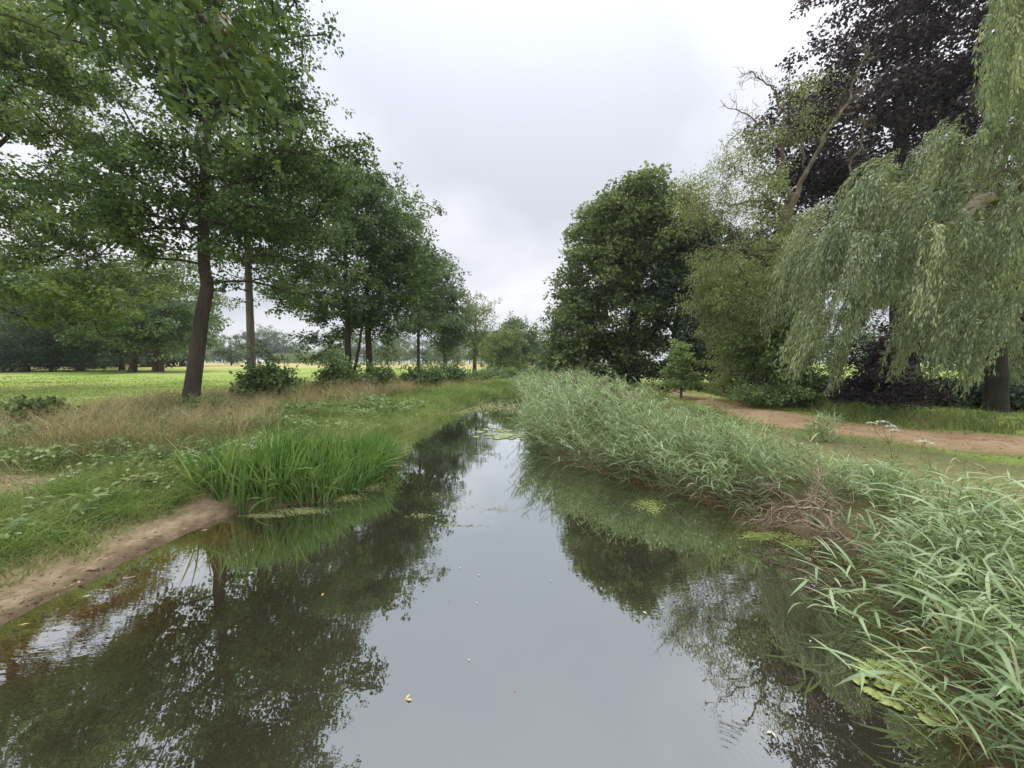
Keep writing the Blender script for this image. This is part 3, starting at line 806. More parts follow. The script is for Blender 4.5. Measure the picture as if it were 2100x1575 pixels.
tree('young_tree', 'small bright conical tree in front of the sycamore behind the reeds', 'tree',
     trunk_pts([(1397, 822), (1397, 770), (1396, 730), (1395, 690)], 18.5, 20), .06, .012,
     bl([(1396, 790, 44, 16), (1397, 762, 33, 15), (1396, 738, 22, 14), (1395, 715, 11, 13), (1395, 698, 4, 10)], 18.5, .7), 90, 'young', 'barkred', 33, 1.0,
     R=.24, tufts=5, per=10, tr=.14, L=.10, W=.05, flat=.3, step=.4, flare=.2, clump=0, upb=1.3)

# --- trees of hanging strands
def hang(rng, start, out, L, drop, slant, S=10):
    """strand curves: leave along `out`, then fall; start (n,3), out (n,3), L (n,), slant (n,3)"""
    t = np.linspace(0, 1, S)[None, :, None]
    L3 = L[:, None, None]
    k = drop[:, None, None]
    o = out[:, None] * L3 * (1 - np.exp(-t * k)) / k
    g = (-UP[None, None] + slant[:, None]) * L3 * np.maximum(0, t - (1 - np.exp(-t * k)) / k)
    return start[:, None] + o + g
def strand_leaves(acc, pts, rng, n, L, W, spread=.6, var0=None, fan=.05):
    """n leaves spread along every strand of pts (m, S, 3)"""
    m, S, _ = pts.shape
    tt = np.sort(rng.uniform(.04, 1, (m, n)), 1) * (S - 1)
    i = np.minimum(tt.astype(int), S - 2); f = (tt - i)[..., None]
    r = np.arange(m)[:, None]
    p = pts[r, i] * (1 - f) + pts[r, i + 1] * f
    tan = norm(pts[r, i + 1] - pts[r, i])
    rd = rng.normal(size=p.shape); rd -= tan * (rd * tan).sum(-1, keepdims=True); rd = norm(rd)
    ax = norm(tan * .9 + rd * spread - UP * .25)
    p = p + rd * (rng.uniform(0, 1, p.shape[:2]) * fan)[..., None]
    nr = norm(rng.normal(size=p.shape) + UP * .5)
    N_ = m * n
    v = np.repeat(var0 if var0 is not None else np.full(m, .5), n) + rng.normal(0, .14, N_)
    Ls = L * rng.uniform(.6, 1.25, N_)
    add_leaves(acc, p.reshape(-1, 3), ax.reshape(-1, 3), nr.reshape(-1, 3), Ls, W * rng.uniform(.8, 1.2, N_), v, .1)
def strand_twigs(acc, pts, w):
    tan = norm(np.gradient(pts, axis=1))
    sd_ = norm(np.cross(tan, np.array([.3, 1, .2])))
    add_strips(acc, pts, sd_ * w * np.linspace(1, .4, pts.shape[1])[None, :, None], np.full(len(pts), .5))

def willow():
    rng = np.random.default_rng(41)
    Y0 = 11.5
    base = np.array([16.7, 13.2, 0]); base[2] = hz(base[0], base[1]) - .1
    root = thing('willow_tree', 'large weeping willow trailing grey-green curtains over the sandy path', 'tree', base)
    tr = catmull([base, base + [-.1, 0, 1.5], base + [-.3, -.1, 3.2], base + [-.2, -.2, 5.2], base + [.2, -.5, 7.5], base + [.1, -1.2, 10.5], base + [-.6, -1.8, 13.5]], 40)
    rad = np.linspace(.30, .09, 40)
    a = Acc(); add_tube(a, tr - base, rad, 14, rng, .06, .25)
    obj('trunk', a.mesh('trunk', M['barkdark'], True), root)
    # dome profile traced along its ridge
    cx = np.array([1575, 1620, 1660, 1720, 1800, 1880, 1930, 2000, 2100, 2220]); cyp = np.array([600, 485, 440, 400, 345, 285, 268, 285, 300, 320])
    rx = (cx - 1050) / F * Y0; rz = CAM_H + (742 - cyp) / F * Y0
    def dome(x, y):
        z = np.interp(x, rx, rz)
        q = np.clip((y - Y0) / np.interp(x, [7, 9, 12, 17], [1.2, 2.0, 2.8, 3.0]), -1, 1)
        return z - .40 * (z - 3.0) * q * q
    # limbs
    wd = Acc()
    limbs = []
    def limb(pts, ra, rb, n=18):
        c = catmull(pts, n); limbs.append(c); add_tube(wd, c - base, np.linspace(ra, rb, n), 7, rng, .05)
    t0 = tr[14]
    for yy, xe in ((10.2, 8.6), (11.2, 8.1), (12.2, 9.2), (9.6, 11.0), (13.0, 11.5)):
        xm = (xe + t0[0]) / 2
        limb([t0, (xm + 1.5, (yy + t0[1]) / 2 + .3, dome(xm + 1.5, yy) - 1.5), (xm - 1.2, yy + .3, dome(xm - 1.2, yy) - .9), (xe, yy, dome(xe, yy) - .5)], .12, .012)
    t1 = tr[-6]
    for q in ((13.2, 10.2, 13.6), (12.4, 9.8, 11.8), (14.0, 9.0, 13.0), (13.4, 11.5, 14.2)):
        limb([t1, (np.array(t1) + q) / 2 + [0, 0, .6], q], .12, .02)
    obj('branches', wd.mesh('branches', M['willowwood'], True), root, kind='stuff')
    # the lower dome: strands leave the dome surface and trail down and to the left
    nb_, per_ = 230, 10
    n = nb_ * per_
    pxs = np.repeat(1648 + 560 * rng.uniform(0, 1, nb_) ** .95, per_)
    hw = np.interp(pxs, [1600, 1700, 1850, 2150], [1.0, 1.8, 2.6, 2.8])
    y = Y0 + np.repeat(rng.uniform(-1, 1, nb_), per_) * hw
    x = (pxs - 1050) / F * y
    x = x + rng.normal(0, .09, n); y = y + rng.normal(0, .09, n)
    ztop = dome(x, y)
    gz = height(x, y)
    botpx = np.interp((x / y) * F + 1050, [1580, 1610, 1640, 1680, 1720, 1760, 1790, 1850, 1875, 1900, 1930, 1960, 2000, 2030, 2060, 2120], [700, 790, 840, 860, 820, 740, 650, 660, 840, 870, 830, 790, 810, 870, 860, 840])
    zbot = np.maximum(CAM_H + (742 - botpx) / F * y, gz + .25)
    u = np.repeat(rng.uniform(0, 1, nb_), per_); pick = np.repeat(rng.uniform(0, 1, nb_), per_)
    z = ztop - (ztop - zbot) * np.clip(np.where(pick < .35, u * .12, u * .80) + rng.normal(0, .03, n), 0, .9)
    L_ = np.minimum(np.repeat(rng.uniform(1.4, 3.8, nb_), per_) * rng.uniform(.7, 1.1, n), np.maximum(.5, (z - zbot) * rng.uniform(.9, 1.2, n)))
    out = norm(np.stack([-np.repeat(rng.uniform(.0, .7, nb_), per_), np.repeat(rng.normal(0, .4, nb_), per_) - .25, np.repeat(rng.uniform(.0, .8, nb_), per_)], 1) + rng.normal(0, .10, (n, 3)))
    slant = np.stack([-(np.repeat(rng.uniform(.15, .40, nb_), per_) + rng.normal(0, .03, n)) * np.interp(x, [7, 11, 14, 18], [1, .9, .35, .1]), rng.normal(0, .06, n), np.zeros(n)], 1)
    pts = hang(rng, np.stack([x, y, z], 1), out, L_, np.repeat(rng.uniform(2.2, 5, nb_), per_), slant, 11)
    # the upper curtain at the right edge
    n2 = 700
    y2 = 10 + rng.uniform(-1.2, 1.2, n2); p2 = rng.uniform(1985, 2200, n2); x2 = (p2 - 1050) / F * y2
    z2t = np.interp(p2, [1975, 2000, 2050, 2120, 2200], [11.6, 12.8, 13.8, 14.5, 14.8]) - .3 * (y2 - 10) ** 2
    z2 = z2t - rng.uniform(0, 1, n2) ** 1.1 * 4.2
    L2 = np.minimum(rng.uniform(1.2, 3.2, n2), np.maximum(.4, (z2 - 8.0) * rng.uniform(.8, 1.1, n2)))
    o2 = norm(np.stack([rng.uniform(-.35, .3, n2), rng.normal(-.2, .3, n2), rng.uniform(-.1, .4, n2)], 1))
    s2 = np.stack([-rng.uniform(-.03, .06, n2), rng.normal(0, .04, n2), np.zeros(n2)], 1)
    pts2 = hang(rng, np.stack([x2, y2, z2], 1), o2, L2, rng.uniform(4, 8, n2), s2, 11)
    allp = np.concatenate([pts, pts2]) - base
    tw = Acc(); strand_twigs(tw, allp, .006)
    lf = Acc()
    v0 = np.clip(np.concatenate([np.repeat(rng.normal(.43, .12, nb_), per_), rng.normal(.45, .12, n2)]) + rng.normal(0, .07, len(allp)), .1, .92)
    strand_leaves(lf, allp, rng, 44, .155, .030, .36, v0, .05)
    obj('crown', lf.mesh('crown', M['willow']), root)
    o = obj('hanging_twigs', tw.mesh('hanging_twigs', M['willowwood']), root, kind='stuff')
    # broken bleached stub
    st = Acc(); q = catmull([P(2030, 405, 10.2), P(2003, 412, 10.1), P(1988, 430, 10.0), P(1975, 452, 10.0), P(1958, 460, 10.0)], 16)
    add_tube(st, q - base, np.concatenate([np.linspace(.13, .115, 10), np.linspace(.11, .05, 6)]), 9, rng, .07)
    s_ = obj('broken_branch', st.mesh('broken_branch', M['silver'], True), root)
    s_['label'] = 'bleached broken branch stub sticking out of the willow'
    ln = Acc(); add_tube(ln, catmull([t1 + [0, 0, -4.2], (t1 + P(2030, 405, 10.2)) / 2 + [.4, .3, -2.4], P(2032, 404, 10.2)], 10) - base, np.linspace(.16, .13, 10), 8, rng, .05)
    obj('branch', ln.mesh('branch', M['willowwood'], True), root)
willow()

def weeping_beech():
    rng = np.random.default_rng(43)
    tr = trunk_pts([(1490, 800), (1488, 740), (1482, 670), (1475, 600), (1470, 530), (1468, 480)], 25.5, 30)
    base = tr[0]
    root = thing('weeping_beech_tree', 'near-black weeping beech hanging to the ground behind the bright willow', 'tree', base)
    a = Acc(); add_tube(a, tr - base, np.linspace(.35, .08, 30), 10, rng, .05, .4)
    obj('trunk', a.mesh('trunk', M['barkdark'], True), root)
    n = 520
    px = rng.uniform(1405, 1640, n); Y = 25.5 + rng.uniform(-2, 2, n)
    x = (px - 1050) / F * Y
    zt = CAM_H + (742 - np.interp(px, [1405, 1440, 1480, 1560, 1640], [620, 540, 480, 470, 500])) / F * Y
    z = zt - rng.uniform(0, 1, n) * (zt - 2.5)
    L_ = np.minimum(rng.uniform(2, 4, n), z - .8)
    out = norm(np.stack([rng.normal(-.2, .5, n), rng.normal(-.3, .5, n), rng.uniform(-.1, .3, n)], 1))
    pts = hang(rng, np.stack([x, Y, z], 1), out, np.maximum(L_, .6), rng.uniform(4, 8, n), rng.normal(0, .04, (n, 3)) * [1, 1, 0], 8) - base
    tw = Acc(); strand_twigs(tw, pts, .012)
    tgt = np.stack([x, Y, z], 1)[:140]
    A, PR, n0, _ = grow(list(tr), 3.5, tgt, rng, 1.0, .3, .06, .3)
    wood(tw, A - base, PR, n0, .35, trunk_r=np.linspace(.35, .08, 30))
    obj('branches', tw.mesh('branches', M['barkdark']), root, kind='stuff')
    lf = Acc(); strand_leaves(lf, pts, rng, 70, .22, .14, .7, np.clip(rng.normal(.45, .15, n), 0, 1), .22)
    obj('crown', lf.mesh('crown', M['weep']), root)
weeping_beech()

def wiggly(a, b, rng, n=9, amp=.09):
    """a contorted limb between two points"""
    a, b = np.array(a, float), np.array(b, float)
    L_ = np.linalg.norm(b - a); d = (b - a) / L_
    t = np.linspace(0, 1, n)[:, None]
    o = rng.normal(size=(n, 3)) * amp * L_ ** .7; o -= d * (o @ d)[:, None]
    o[0] = 0; o[-1] *= .4
    return catmull(a + (b - a) * t + o, n * 2)
def curly_willow():
    rng = np.random.default_rng(47)
    Y = 17.0
    tr = trunk_pts([(1560, 835), (1572, 760), (1588, 640), (1600, 540), (1608, 460), (1618, 425), (1630, 400)], Y, 40)
    base = tr[0]
    root = thing('curly_willow_tree', 'contorted willow with bare twisting dead limbs at its top and yellow-green foliage', 'tree', base)
    a = Acc(); add_tube(a, tr - base, np.linspace(.36, .19, 40), 12, rng, .09, .3)
    obj('trunk', a.mesh('trunk', M['willowwood'], True), root)
    wd = Acc()
    ends = []
    def run(pix, ra, rb, amp=.06):
        pts = [P(q[0], q[1], Y + (q[2] if len(q) > 2 else 0)) for q in pix]
        seg = [wiggly(pts[i], pts[i + 1], rng, 5, amp) for i in range(len(pts) - 1)]
        c = np.concatenate([seg[0]] + [s[1:] for s in seg[1:]])
        add_tube(wd, c - base, np.linspace(ra, rb, len(c)), 6, rng, .06)
        ends.append((c, ra, rb))
        return c
    live = []
    c1 = run([(1622, 425), (1606, 370), (1605, 310), (1612, 270), (1600, 215, .4)], .11, .03)
    c2 = run([(1630, 405), (1655, 350), (1685, 285), (1710, 250), (1745, 200), (1760, 150), (1782, 95)], .11, .015)
    c3 = run([(1738, 400, .3), (1745, 350, .3), (1765, 290, .3), (1770, 245, .3)], .06, .015)
    c4 = run([(1610, 275), (1570, 255), (1520, 230), (1478, 205)], .045, .01)
    c5 = run([(1605, 225), (1585, 180), (1560, 165), (1536, 148)], .045, .01)
    c6 = run([(1612, 300), (1570, 270), (1525, 275), (1485, 300)], .035, .008)
    c7 = run([(1610, 440), (1580, 425), (1545, 412), (1495, 420), (1465, 412)], .10, .015)
    c8 = run([(1592, 560, -1.0), (1560, 530, -1.2), (1530, 515, -1.4), (1480, 510, -1.5), (1425, 500, -1.6)], .12, .015)
    c9 = run([(1600, 430), (1572, 400), (1562, 395)], .09, .06)
    c10 = run([(1712, 250), (1738, 215), (1775, 190)], .035, .008)
    c11 = run([(1690, 285), (1720, 280), (1745, 265)], .03, .008)
    c12 = run([(1480, 512, -1.5), (1450, 460, -1.3), (1420, 420, -1.2), (1375, 370, -1.0)], .035, .008)
    c13 = run([(1520, 515, -1.4), (1500, 460, -1.2), (1470, 430, -1)], .03, .008)
    c14 = run([(1655, 350), (1640, 300), (1660, 250), (1650, 200)], .04, .01)
    # dead twigs
    for c, n, Lm in ((c4, 16, .9), (c5, 14, .8), (c6, 12, .8), (c2, 34, 1.1), (c3, 16, .9), (c8, 14, 1.1), (c12, 14, .9), (c10, 8, .7), (c14, 14, .9), (c1, 10, .9), (c7, 12, .9), (c13, 8, .8)):
        for _ in range(n):
            i = rng.integers(int(len(c) * .35), len(c))
            d = norm(c[min(i + 1, len(c) - 1)] - c[i - 1])
            v = norm(d * .7 + rng.normal(size=3) * .6 + UP * .25)
            L_ = rng.uniform(.4, 1) * Lm
            w = wiggly(c[i], c[i] + v * L_, rng, 4, .12)
            add_tube(wd, w - base, np.linspace(.014, .005, len(w)), 3)
            for _k in range(3):
                j = rng.integers(2, len(w)); v2 = norm(v + rng.normal(size=3) * .7)
                w2 = wiggly(w[j], w[j] + v2 * L_ * rng.uniform(.3, .6), rng, 3, .12)
                add_tube(wd, w2 - base, np.linspace(.009, .004, len(w2)), 3)
    blobs = bl([(1530, 560, 80, 60), (1480, 540, 45, 45), (1500, 640, 55, 70), (1560, 660, 70, 80), (1530, 740, 50, 55), (1590, 740, 45, 60), (1600, 560, 50, 60), (1470, 600, 35, 60), (1590, 500, 40, 30), (1540, 800, 60, 20)], Y - .6, 2.2)
    tgt = sample_blobs(blobs, 340, rng, .45)
    gaps = tgt[:, 2] > 1.0
    tgt = tgt[gaps]
    A, PR, n0, _ = grow(list(tr), 2.0, tgt, rng, .7, .25, .08, .4)
    wood(wd, A - base, PR, n0, .3, trunk_r=np.linspace(.42, .24, 40))
    obj('branches', wd.mesh('branches', M['willowwood'], True), root, kind='stuff')
    lf = Acc()
    foliage(lf, tgt[::2] - base, rng, .5, 10, 30, .30, .13, .036, 1.0, .9, .3)
    thin_a = sample_blobs(bl([(1500, 350, 50, 45), (1540, 310, 45, 35), (1450, 385, 50, 30), (1400, 375, 40, 22), (1560, 375, 35, 35), (1480, 430, 55, 30), (1560, 440, 35, 30), (1430, 440, 40, 35)], Y - .3, 1.3), 120, rng, .2)
    foliage(lf, thin_a - base, rng, .45, 7, 13, .30, .11, .036, .8, .5, .3)
    thin_b = sample_blobs(bl([(1610, 205, 40, 30), (1660, 185, 35, 25), (1600, 270, 35, 25), (1690, 170, 30, 25), (1650, 260, 30, 40)], Y - .3, 1.0), 34, rng, .2)
    foliage(lf, thin_b - base, rng, .42, 6, 11, .28, .09, .026, .8, .5, .3)
    thin = np.concatenate([thin_a, thin_b])
    # twigs that carry the thin upper foliage
    A2, PR2, n2, _ = grow([p for c in (c1, c2, c7, c12, c5) for p in c[::2]], 1, thin, rng, .5, .2, .1, .3)
    tw = Acc(); e = np.arange(n2, len(A2)); add_frusta(tw, A2[PR2[e]] - base, A2[e] - base, np.full(len(e), .014), np.full(len(e), .01), 3)
    obj('twigs', tw.mesh('twigs', M['willowwood']), root, kind='stuff')
    obj('crown', lf.mesh('crown', M['curly']), root)
    # darker lower growth on the willow's right flank
curly_willow()
tree('elder_shrub', 'mid-green leafy shrub low beside the contorted willow at the path edge', 'shrub',
     trunk_pts([(1600, 845), (1600, 800), (1598, 740)], 15, 16), .08, .03,
     bl([(1595, 690, 50, 60), (1575, 760, 55, 50), (1615, 790, 35, 40), (1545, 800, 35, 30)], 15.2, 1.3), 150, 'shrub', 'barkdark', 48, 1.2, R=.4, tufts=7, per=11, tr=.2, L=.11, W=.05, flare=.2, step=.5)

tree('copper_beech_tree', 'towering copper beech with blackish purple crown behind the willows', 'tree',
     trunk_pts([(1855, 800), (1853, 720), (1850, 620), (1850, 500), (1848, 350), (1850, 150), (1850, -50)], 25, 50), .75, .15,
     bl([(1800, 240, 155, 145), (1650, 330, 85, 95), (1700, 230, 75, 80), (1920, 90, 150, 140), (1785, 125, 75, 60), (1900, 330, 170, 150), (1700, 430, 110, 70), (1940, -90, 180, 130), (2080, 300, 140, 300), (1850, 520, 200, 70),
         (2100, 620, 130, 110), (1645, 255, 40, 45), (1640, 400, 60, 55), (2050, -50, 150, 150)], 25.5, 5.5),
     860, 'copper', 'barkdark', 51, 5.5, R=1.0, tufts=9, per=12, tr=.42, L=.165, W=.115, flat=.5, shell=.5, kpath=.2, dens=1.3, clump=3)
tree('copper_beech_tree', 'second dark purple beech far behind the willow at the right edge', 'tree',
     trunk_pts([(2085, 800), (2083, 720), (2080, 600), (2080, 400)], 31, 30), .5, .1,
     bl([(2080, 600, 120, 120), (2000, 660, 90, 60), (2160, 500, 120, 200), (1960, 600, 70, 60)], 31, 5), 220, 'copper', 'barkdark', 52, 4.0, R=1.5, tufts=9, per=11, tr=.5, L=.2, W=.13)
tree('purple_shrub', 'round purple-leaved shrub under the willow beside the path', 'shrub',
     trunk_pts([(1800, 852), (1800, 835), (1802, 810)], 13, 12), .07, .03,
     bl([(1795, 815, 55, 32), (1825, 800, 40, 30), (1830, 735, 40, 50), (1770, 825, 30, 20)], 13.2, 1.0), 130, 'copper', 'barkdark', 53, 1.0, R=.38, tufts=7, per=11, tr=.18, L=.07, W=.045, step=.4, flare=.2)
for k, (px, py, w, Y, lab) in enumerate([(1915, 845, 60, 15.5, 'low dark evergreen bush right of the purple shrub under the willow'),
                                         (2010, 850, 65, 14.8, 'low dark evergreen bush in the shade below the hanging willow curtain'),
                                         (2110, 855, 65, 14.2, 'low dark evergreen bush cut by the right picture edge'),
                                         (1700, 835, 60, 16.5, 'low dark evergreen bush between the elder and the purple shrub')]):
    tree('evergreen_bush', lab, 'shrub', trunk_pts([(px, py + 8), (px, py - 15), (px + 2, py - 35)], Y, 10), .06, .02,
         bl([(px, py - 22, w, 26), (px + 25, py - 10, w * .8, 18), (px - 30, py - 10, w * .6, 16)], Y, 1.2), 110, 'yew', 'barkdark', 60 + k, .9, R=.4, tufts=7, per=10, tr=.2, L=.11, W=.05, step=.5, flare=.2, group='dark bushes under the willow')

# --- shrubs along the left bank
SHR = [((545, 838), 16.0, [(545, 790, 55, 36), (520, 805, 40, 26), (580, 805, 35, 28), (545, 762, 25, 16), (600, 790, 14, 14)], 'big-leaved dark green bush in dry grass in front of the slim oak', .16, .10, 140),
       ((695, 812), 20.5, [(695, 785, 42, 28), (720, 775, 25, 20), (680, 765, 20, 16), (700, 755, 14, 10)], 'leafy bush with upright shoots in front of the forked oak', .17, .10, 120),
       ((770, 808), 22.0, [(770, 785, 36, 22), (785, 770, 22, 18), (745, 790, 22, 15)], 'dark leafy bush in front of the stout light brown trunk', .17, .10, 100),
       ((868, 800), 28.0, [(868, 775, 42, 18), (845, 780, 22, 14), (890, 770, 20, 14)], 'wide round bush below the slender grey-green tree', .18, .11, 120),
       ((925, 797), 31.0, [(925, 770, 28, 20), (945, 778, 16, 14), (910, 780, 16, 14)], 'tall dense bush below the light green tree', .18, .11, 110),
       ((985, 793), 37.0, [(985, 776, 24, 10), (1000, 774, 16, 9)], 'low bush at the foot of the sparse tree', .2, .12, 70),
       ((1015, 790), 42.0, [(1015, 774, 18, 10), (1003, 777, 12, 7)], 'small round bush between the sparse tree and the yellow-green crown', .2, .12, 60),
       ((1043, 788), 45.0, [(1043, 774, 17, 10)], 'small round bush right of the thin yellow-green tree', .2, .12, 55),
       ((1098, 786), 52.0, [(1098, 774, 18, 7), (1085, 776, 12, 6)], 'lowest bush at the far end of the stream', .22, .13, 50),
       ((60, 875), 10.5, [(62, 838, 38, 14), (45, 850, 35, 14), (85, 845, 30, 14)], 'bramble clump in the dry grass at the left edge', .12, .075, 75),
       ((430, 862), 12.2, [(430, 852, 26, 14), (450, 858, 20, 10), (405, 856, 20, 10)], 'small dark weed clump at the foot of the leaning oak', .10, .05, 60)]
for k, (b_, Y, bb, lab, L_, W_, nc) in enumerate(SHR):
    g = P(b_[0], b_[1], Y); g[2] = hz(g[0], g[1]) - .05
    kk = Y / F
    blobs = [(np.array([(q[0] - 1050) * kk, Y, max(P(q[0], q[1], Y)[2], g[2] + q[3] * kk * .6)]), np.array([q[2] * kk, q[2] * kk * .8, q[3] * kk])) for q in bb]
    top = np.array([g[0], Y, blobs[0][0][2]])
    trk = catmull([g, g + [0.03, 0, .2], top], 8)
    rng = np.random.default_rng(70 + k)
    root = thing('bush', lab, 'bush', g, 'bushes along the left bank')
    tgt = sample_blobs(blobs, nc, rng, .3)
    sh = rng.uniform(0, 1, len(tgt)) < .18; tgt[sh, 2] += rng.uniform(.2, .9, sh.sum()) * blobs[0][1][2] * 1.4
    tgt[:, 2] = np.maximum(tgt[:, 2], height(tgt[:, 0], tgt[:, 1]) + rng.uniform(.12, .5, len(tgt)))
    A, PR, n0, _ = grow(list(trk), g[2] + .05, tgt, rng, .35, .15, .05, .6)
    w = Acc(); add_frusta(w, A[PR[1:]] - g, A[1:] - g, np.full(len(A) - 1, .014), np.full(len(A) - 1, .010), 4)
    obj('stems', w.mesh('stems', M['barkdark']), root, kind='stuff')
    lf = Acc(); s = kk * 25
    foliage(lf, tgt - g, rng, .52 * max(.5, s), 5, 7, .2 * max(.6, s), L_, W_, .5, .1, .9)
    obj('foliage', lf.mesh('foliage', M['shrub']), root)

# --- far trees: three kinds, copied
def far_proto(name, seed, h, w, leaf, n=70, tufts=6, per=9, L=.5):
    rng = np.random.default_rng(seed)
    root = thing(name, 'x', 'tree', (0, 0, 0), 'trees along the far edge of the fields')
    tr = catmull([(0, 0, -.3), (.1, 0, h * .3), (0, .1, h * .8)], 12)
    a = Acc(); add_tube(a, tr, np.linspace(.32, .08, 12), 7, rng, .04, .3)
    obj('trunk', a.mesh('trunk', M['barkdark'], True), root)
    blobs = [(np.array([0, 0, h * .55]), np.array([w * .5, w * .5, h * .42])), (np.array([w * .2, 0, h * .34]), np.array([w * .38, w * .38, h * .26])), (np.array([-w * .22, 0, h * .36]), np.array([w * .36, w * .36, h * .28]))]
    tgt = sample_blobs(blobs, n, rng, .45)
    A, PR, n0, _ = grow(list(tr), h * .2, tgt, rng, 1.5, .2, .06, .5)
    b = Acc(); wood(b, A, PR, n0, .3, .02, trunk_r=np.linspace(.32, .08, 12))
    obj('branches', b.mesh('branches', M['barkdark']), root, kind='stuff')
    c = Acc(); foliage(c, tgt, rng, w * .13, tufts, per, w * .07, L, L * .6, .6)
    obj('crown', c.mesh('crown', M[leaf]), root)
    return root
protos = [far_proto('field_tree', 81, 13, 10, 'far'), far_proto('field_tree', 82, 10, 11, 'ash'), far_proto('field_tree', 83, 16, 10, 'far', 90), far_proto('field_tree', 84, 17, 9, 'farpurple', 90), far_proto('hedge_bush', 85, 4.5, 6, 'pale', 40, 6, 8, .35)]
protos.append(far_proto('park_bush', 86, 5.0, 9, 'yew', 60, 6, 9, .4))
used = [False] * 6
SPECIAL = [(475, 95, 0, .62, 'lone small round tree standing in the dry field beside the slim trunk'),
           (640, 105, 4, .75, 'low spreading bush on its own at the edge of the dry field'),
           (508, 210, 3, 1.05, 'dark purple pointed tree in the far wood left of the slim trunk')]
FAR = []
for px, Y, k, s in ([(410, 200, 4, 1.6), (425, 230, 2, .95), (440, 220, 0, 1.0), (460, 235, 2, .9), (488, 200, 1, .9), (530, 215, 2, 1.25), (548, 225, 2, 1.45), (566, 218, 0, 1.5), (585, 225, 2, 1.15), (603, 230, 1, 1.0),
                     (620, 240, 0, .85), (660, 250, 0, .75), (615, 190, 4, 1.2), (590, 180, 4, 1.1), (570, 170, 4, 1.0), (640, 260, 1, .9)]
                    + [(675 + 24 * i, 120 + 14 * ((i * 7) % 5), [1, 0, 2, 0, 1][i % 5], .72 + .09 * ((i * 3) % 4)) for i in range(15)]
                    + [(1045 + 16 * i, 170 + 12 * (i % 3), [0, 1, 2][i % 3], .8) for i in range(6)]
                    + [(-70 + 52 * i, 66 + 5 * (i % 3), 5, .9 + .12 * (i % 3)) for i in range(9)]
                    + [(-60 + 62 * i, 75 + 9 * (i % 3), [0, 2, 0][i % 3], 1.15 + .1 * (i % 4)) for i in range(8)]
                    + [(1500 + 75 * i, 70 + 8 * (i % 3), [0, 1, 2][i % 3], .9) for i in range(10)]):
    FAR.append((px, Y, k, s, None))
def far_label(px, Y, k):
    row = 'far hedgerow tree behind the streamside oaks' if 660 < px < 1020 else 'far tree of the distant wood across the dry field' if px <= 660 and px > 400 else \
          'distant tree in the gap beyond the bend of the stream' if px < 1200 else 'distant tree glimpsed behind the willow'
    if k == 5: return 'dark bush closing off the lawn beneath the park trees'
    if px <= 400: row = 'background tree closing off the lawn behind the park trunks'
    return row if k != 4 else 'pale hedge bush below the distant wood'
ORD = 'first second third fourth fifth sixth seventh eighth ninth tenth eleventh twelfth thirteenth fourteenth fifteenth sixteenth seventeenth'.split()
FAR.sort(key=lambda q: q[0])
seen_ = {}
for q in range(len(FAR)):
    px, Y, k, s, _ = FAR[q]
    t = far_label(px, Y, k); seen_[t] = seen_.get(t, 0) + 1
    FAR[q] = (px, Y, k, s, ORD[seen_[t] - 1] + ' from the left: ' + t)
for i, (px, Y, k, s, lab) in enumerate(SPECIAL + FAR):
    x = (px - 1050) / F * Y
    g = (x, Y, hz(x, Y))
    lab = lab or far_label(px, Y, k)
    if not used[k]:
        o = protos[k]; used[k] = True
        o['label'] = lab; o.location = g; o.scale = (s,) * 3; o.rotation_euler = (0, 0, i * 1.3)
    else:
        o = copy_thing(protos[k], lab, g, i * 1.3, s)

# ------------------------------------------------------------------ grass and herbs of the banks (ground cover)
def scatter(rng, n, x0, x1, y0, y1, fn):
    x = rng.uniform(x0, x1, n); y = rng.uniform(y0, y1, n)
    k = rng.uniform(0, 1, n) < fn(x, y)
    x, y = x[k], y[k]
    return np.stack([x, y, height(x, y) - .01], 1)
def in_view(x, y, m=1.5):
    return (x > -1.36 * y - m) & (x < 1.36 * y + m)
def grass_patch(name, label, mat, rng, pts, hmin, hmax, w, S=3, lean=.35, bend=.3, wind=(0, 0, 0), v0=.5, vs_=.18):
    n = len(pts)
    L_ = rng.uniform(hmin, hmax, n) * (.55 + .95 * fnoise(pts[:, 0] * 1.4, pts[:, 1] * 1.4, 61))
    d0 = norm(UP + rng.normal(size=(n, 3)) * [lean, lean, .05] + np.array(wind))
    bd = rng.normal(size=(n, 3)) * [bend, bend, .05] - UP * abs(bend) * rng.uniform(0, 1, (n, 1)) + np.array(wind) * .6
    a = Acc()
    dist = np.hypot(pts[:, 0], pts[:, 1])
    W = w * np.maximum(1, dist / 9) * rng.uniform(.7, 1.3, n)
    var = v0 + rng.normal(0, vs_, n) + .9 * (fnoise(pts[:, 0] * .8, pts[:, 1] * .8, 50) - .5)
    add_blades(a, pts, d0, L_, bd, W, S, var, rng=rng)
    o = obj(name, a.mesh(name, mat), kind='stuff')
    o['label'] = label; o['category'] = 'grass'
    return o
rg = np.random.default_rng(101)
def left_short(x, y):
    d = xL(y) - x
    b = 1 - sstep(6.0, 6.6, y)
    lo = .2 + b * .32
    n = fnoise(x * 1.1, y * 1.1, 33)
    bare = np.hypot((x - BARE[0]) / 1.8, (y - BARE[1]) / .5) < .85
    return in_view(x, y) * (d > lo + .3 * (n - .5)) * (d < 7) * np.where(bare, .12, 1) * (.35 + .9 * n)
grass_patch('bank_grass', 'short green grass covering the left bank above the sandy edge', M['grass'], rg, scatter(rg, 115000, -14, -3, 1.6, 13, left_short), .08, .36, .010, 3, .4, .4, vs_=.24)
